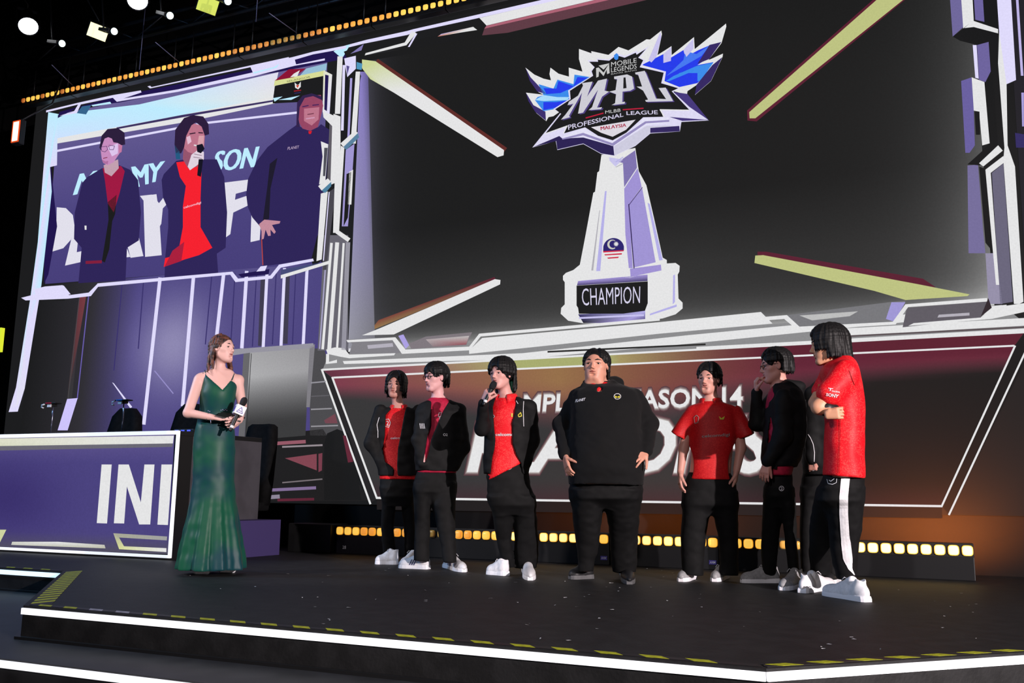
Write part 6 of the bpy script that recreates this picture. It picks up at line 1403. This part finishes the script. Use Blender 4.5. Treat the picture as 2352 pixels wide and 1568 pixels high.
tr = [o for o in P.e.children if o.name.startswith('trousers')][0]; bt = P.bvh(tr); P.line(tr, 'thigh_badge', [(1795 + 5.5 * math.cos(t), 1121.5 + 5.5 * math.sin(t)) for t in np.linspace(0, 2 * math.pi, 12)], 1.4, M_PRINT, bt, 2); P.print_text(tr, '2', [(1792, 1118.5), (1798, 1118.5), (1798, 1125), (1792, 1125)], M_PRINT, bv=bt)

# ============ player half hidden between the last two
P = Person('mostly hidden player in a black jacket between the profile player and the red jersey', 1888, 1338, (196, 140, 126))
S = Fld(); T = [(862, 1888, 1926, .08, 0), (876, 1870, 1942, .15, 0), (895, 1852, 1950, .19, 0), (930, 1842, 1952, .2, 0), (1000, 1840, 1950, .19, 0), (1060, 1842, 1946, .18, 0), (1090, 1844, 1942, .17, 0)]
torso(P, T, S); arm(P, S, [(1866, 905, .1), (1866, 990, .14), (1864, 1054, .18)], (.042, .036, .026), (.062, .058, .045)); arm(P, S, [(1940, 905, -.1), (1944, 990, -.1), (1936, 1050, .0)], (.042, .036, .026), (.06, .056, .045)); S.noise(.006, 14, 14, 22, 9)
P.hand(P.L(1864, 1056, .18), (.1, .3, -1), (.3, 1, 0), (30, 40, 30), 3, (20, 15), 1, .85); P.hand(P.L(1930, 1052, .0), (-.3, .3, -1), (-1, .3, 0), (30, 40, 30), 3, (20, 15), -1, .85)
jk = P.cloth('jacket', S, M_JACK, .009)
trousers(P, [(1070, 1844, 1940), (1100, 1842, 1936), (1140, 1840, 1934)], [([(1120, 1840, 1892), (1200, 1836, 1876), (1320, 1840, 1868)], (1852, 1336)), ([(1120, 1886, 1934), (1200, 1890, 1930), (1320, 1896, 1926)], (1908, 1338))], dep=.13)
P.head(1914, 806, .0, .215, -60, 0, 0, .95, neck=P.L(1908, 860, 0), neck_r=.055); P.body()
P.hair(M_HAIR, lambda a: .3 if abs(a) < 45 else .1 if abs(a) < 105 else -.2, 24, vol=.03, lock=.05, seed=21)
P.shoe((1846, 1340), (1866, 1330), M_SHOEB, .1, .11); P.shoe((1902, 1341), (1922, 1332), M_SHOEB, .1, .11)
bv = P.bvh(jk); P.line(jk, 'white_piping', [(1856, 997), (1862, 1006), (1868, 1020), (1871, 1040), (1870, 1060)], 1.4, M_PRINT, bv); P.decal(jk, 'white_tab', [(1851, 917), (1843, 926), (1846, 934), (1850, 930)], M_PRINT, bv=bv); P.decal(jk, 'zip_tag', [(1866, 1068), (1870, 1066), (1871, 1080), (1867, 1081)], M_PRINT, bv=bv)

# ============ right hand player in the bright red jersey, back to the camera side, arms crossed
P = Person('tall long haired player in a bright red jersey with crossed arms, farthest right', 1922, 1374, (214, 156, 124))
S = Fld(); T = [(820, 1926, 1956, .08, 0), (830, 1912, 1968, .17, 0), (848, 1898, 1975, .225, 0), (880, 1890, 1982, .235, 0), (920, 1890, 1986, .225, 0), (980, 1894, 1987, .215, 0), (1040, 1892, 1987, .215, 0), (1097, 1890, 1987, .215, 0)]
torso(P, T, S, .03, 2.5); ha, hb = P.L(1891, 1091), P.L(1986, 1101)
S.cutf(lambda X, Y, Z, a=ha, b=hb: (a[2] + (b[2] - a[2]) * (X - a[0]) / (b[0] - a[0])) - Z)
Q1 = [P.L(1946, 856, .20), P.L(1880, 935, .24), P.L(1916, 948, .12)]; P.B.chain(Q1, (.05, .045, .036), .02)
S.add(rcone(Q1[0], P.L(1906, 904, .23), .07, .082), .04)
Q2 = [P.L(1905, 858, -.16), P.L(1872, 925, -.12), P.L(1902, 944, .26)]; P.B.chain(Q2, (.05, .04, .03), .02); S.add(rcone(Q2[0], P.L(1884, 898, -.15), .055, .058), .04)
S.add(rcone(P.L(1905, 856, -.1), P.L(1912, 852, .1), .06, .06), .04); S.noise(.006, 8, 8, 5, 3).noise(.003, 18, 18, 10, 4)
sh = P.cloth('jersey', S, M_REDB, .009)
SV_ = Fld(); SV_.chain([P.L(1899, 938, .23), P.L(1909, 942, .21), P.L(1918, 946, .14)], (.052, .052, .044), .01); P.cloth('arm_sleeve', SV_, M_BLACK, .007)
P.hand(P.L(1896, 953, .30), unit(P.L(1916, 950, .315) - P.L(1896, 953, .30)), (.3, 1, 0), (40, 60, 45), 2, (10, 20), 1, .92)
trousers(P, [(1070, 1892, 1984), (1100, 1889, 1986), (1150, 1872, 1984)], [([(1120, 1878, 1950), (1160, 1866, 1930), (1202, 1860, 1920), (1262, 1858, 1912), (1318, 1862, 1908)], (1868, 1352)), ([(1120, 1902, 1986), (1160, 1900, 1984), (1202, 1902, 1981), (1262, 1906, 1973), (1300, 1914, 1968), (1330, 1922, 1968)], (1962, 1370))], dep=.17, folds=.005)
P.head(1901, 794, .02, .25, -82, -4, 0, .95, neck=P.L(1922, 836, 0), neck_r=.06); P.body()
exl = [[((.30 - .08 * k, -.10 - .1 * (k % 3), .25), (.37 - .09 * k, -.18 - .09 * (k % 3), -.15), (.36 - .09 * k, -.30 - .1 * (k % 3), -.45), (.34 - .09 * k, -.42 - .12 * (k % 3), -.66)), (.07, .085, .075, .02)] for k in range(8)]
P.hair(M_HAIR, lambda a: .34 if abs(a) < 35 else -.12 if abs(a) < 75 else -.34 if abs(a) < 110 else -.5, 32, vol=.06, lock=.065, face=(.42, -.24, .28, .34, .46), seed=13, extra=exl + [(((.32, .22, .25), (.36, .18, -.02), (.34, .1, -.2)), (.06, .06, .02))])
P.shoe((1894, 1366), (1994, 1383), M_SHOE, .105, .135); P.shoe((1912, 1350), (1842, 1362), M_SHOE, .105, .13)
bs = P.bvh(sh); P.print_text(sh, 'SONY', [(1898, 902), (1927, 906), (1925, 914), (1897, 909)], M_PRINT, bv=bs, bold=.03); P.print_text(sh, 'RACING', [(1911, 896), (1929, 899), (1929, 902), (1910, 899)], M_PRINT, bv=bs, bold=.02); P.print_text(sh, 'T', [(1902, 890), (1914, 892), (1910, 898), (1903, 897)], M_PRINT, bv=bs, bold=.04)
P.line(sh, 'seam', [(1930, 930), (1929, 1000), (1927, 1085)], 1.0, mat('seam_dark', (120, 8, 16), .7), bs); P.line(sh, 'seam', [(1951, 850), (1958, 872), (1963, 884)], 1.2, mat('seam_dark', (120, 8, 16), .7), bs); P.line(sh, 'back_print', [(1978, 860), (1982, 877)], 2, M_PRINT, bs); P.decal(sh, 'chest_emblem', [(1880, 882), (1883, 883), (1880, 894), (1877, 893)], M_GOLD, bv=bs)
tr = [o for o in P.e.children if o.name.startswith('trousers')][0]; bt = P.bvh(tr)
P.line(tr, 'side_stripe', [(1942, 1098), (1938, 1140), (1938, 1182), (1941, 1230), (1947, 1280), (1953, 1305), (1963, 1320)], [20] * 20 + [22] * 5 + [21, 19, 17, 14, 12, 10, 8, 6, 5, 4, 3, 2, 2], M_SHOE, bt, 6, label='wide white side stripe')
P.line(tr, 'hip_logo', [(1899, 1100), (1902, 1110), (1912, 1112), (1921, 1108), (1922, 1099)], 1.2, M_PRINT, bt); P.line(tr, 'hip_logo', [(1904, 1102), (1908, 1105), (1916, 1099)], 1.3, M_PRINT, bt)
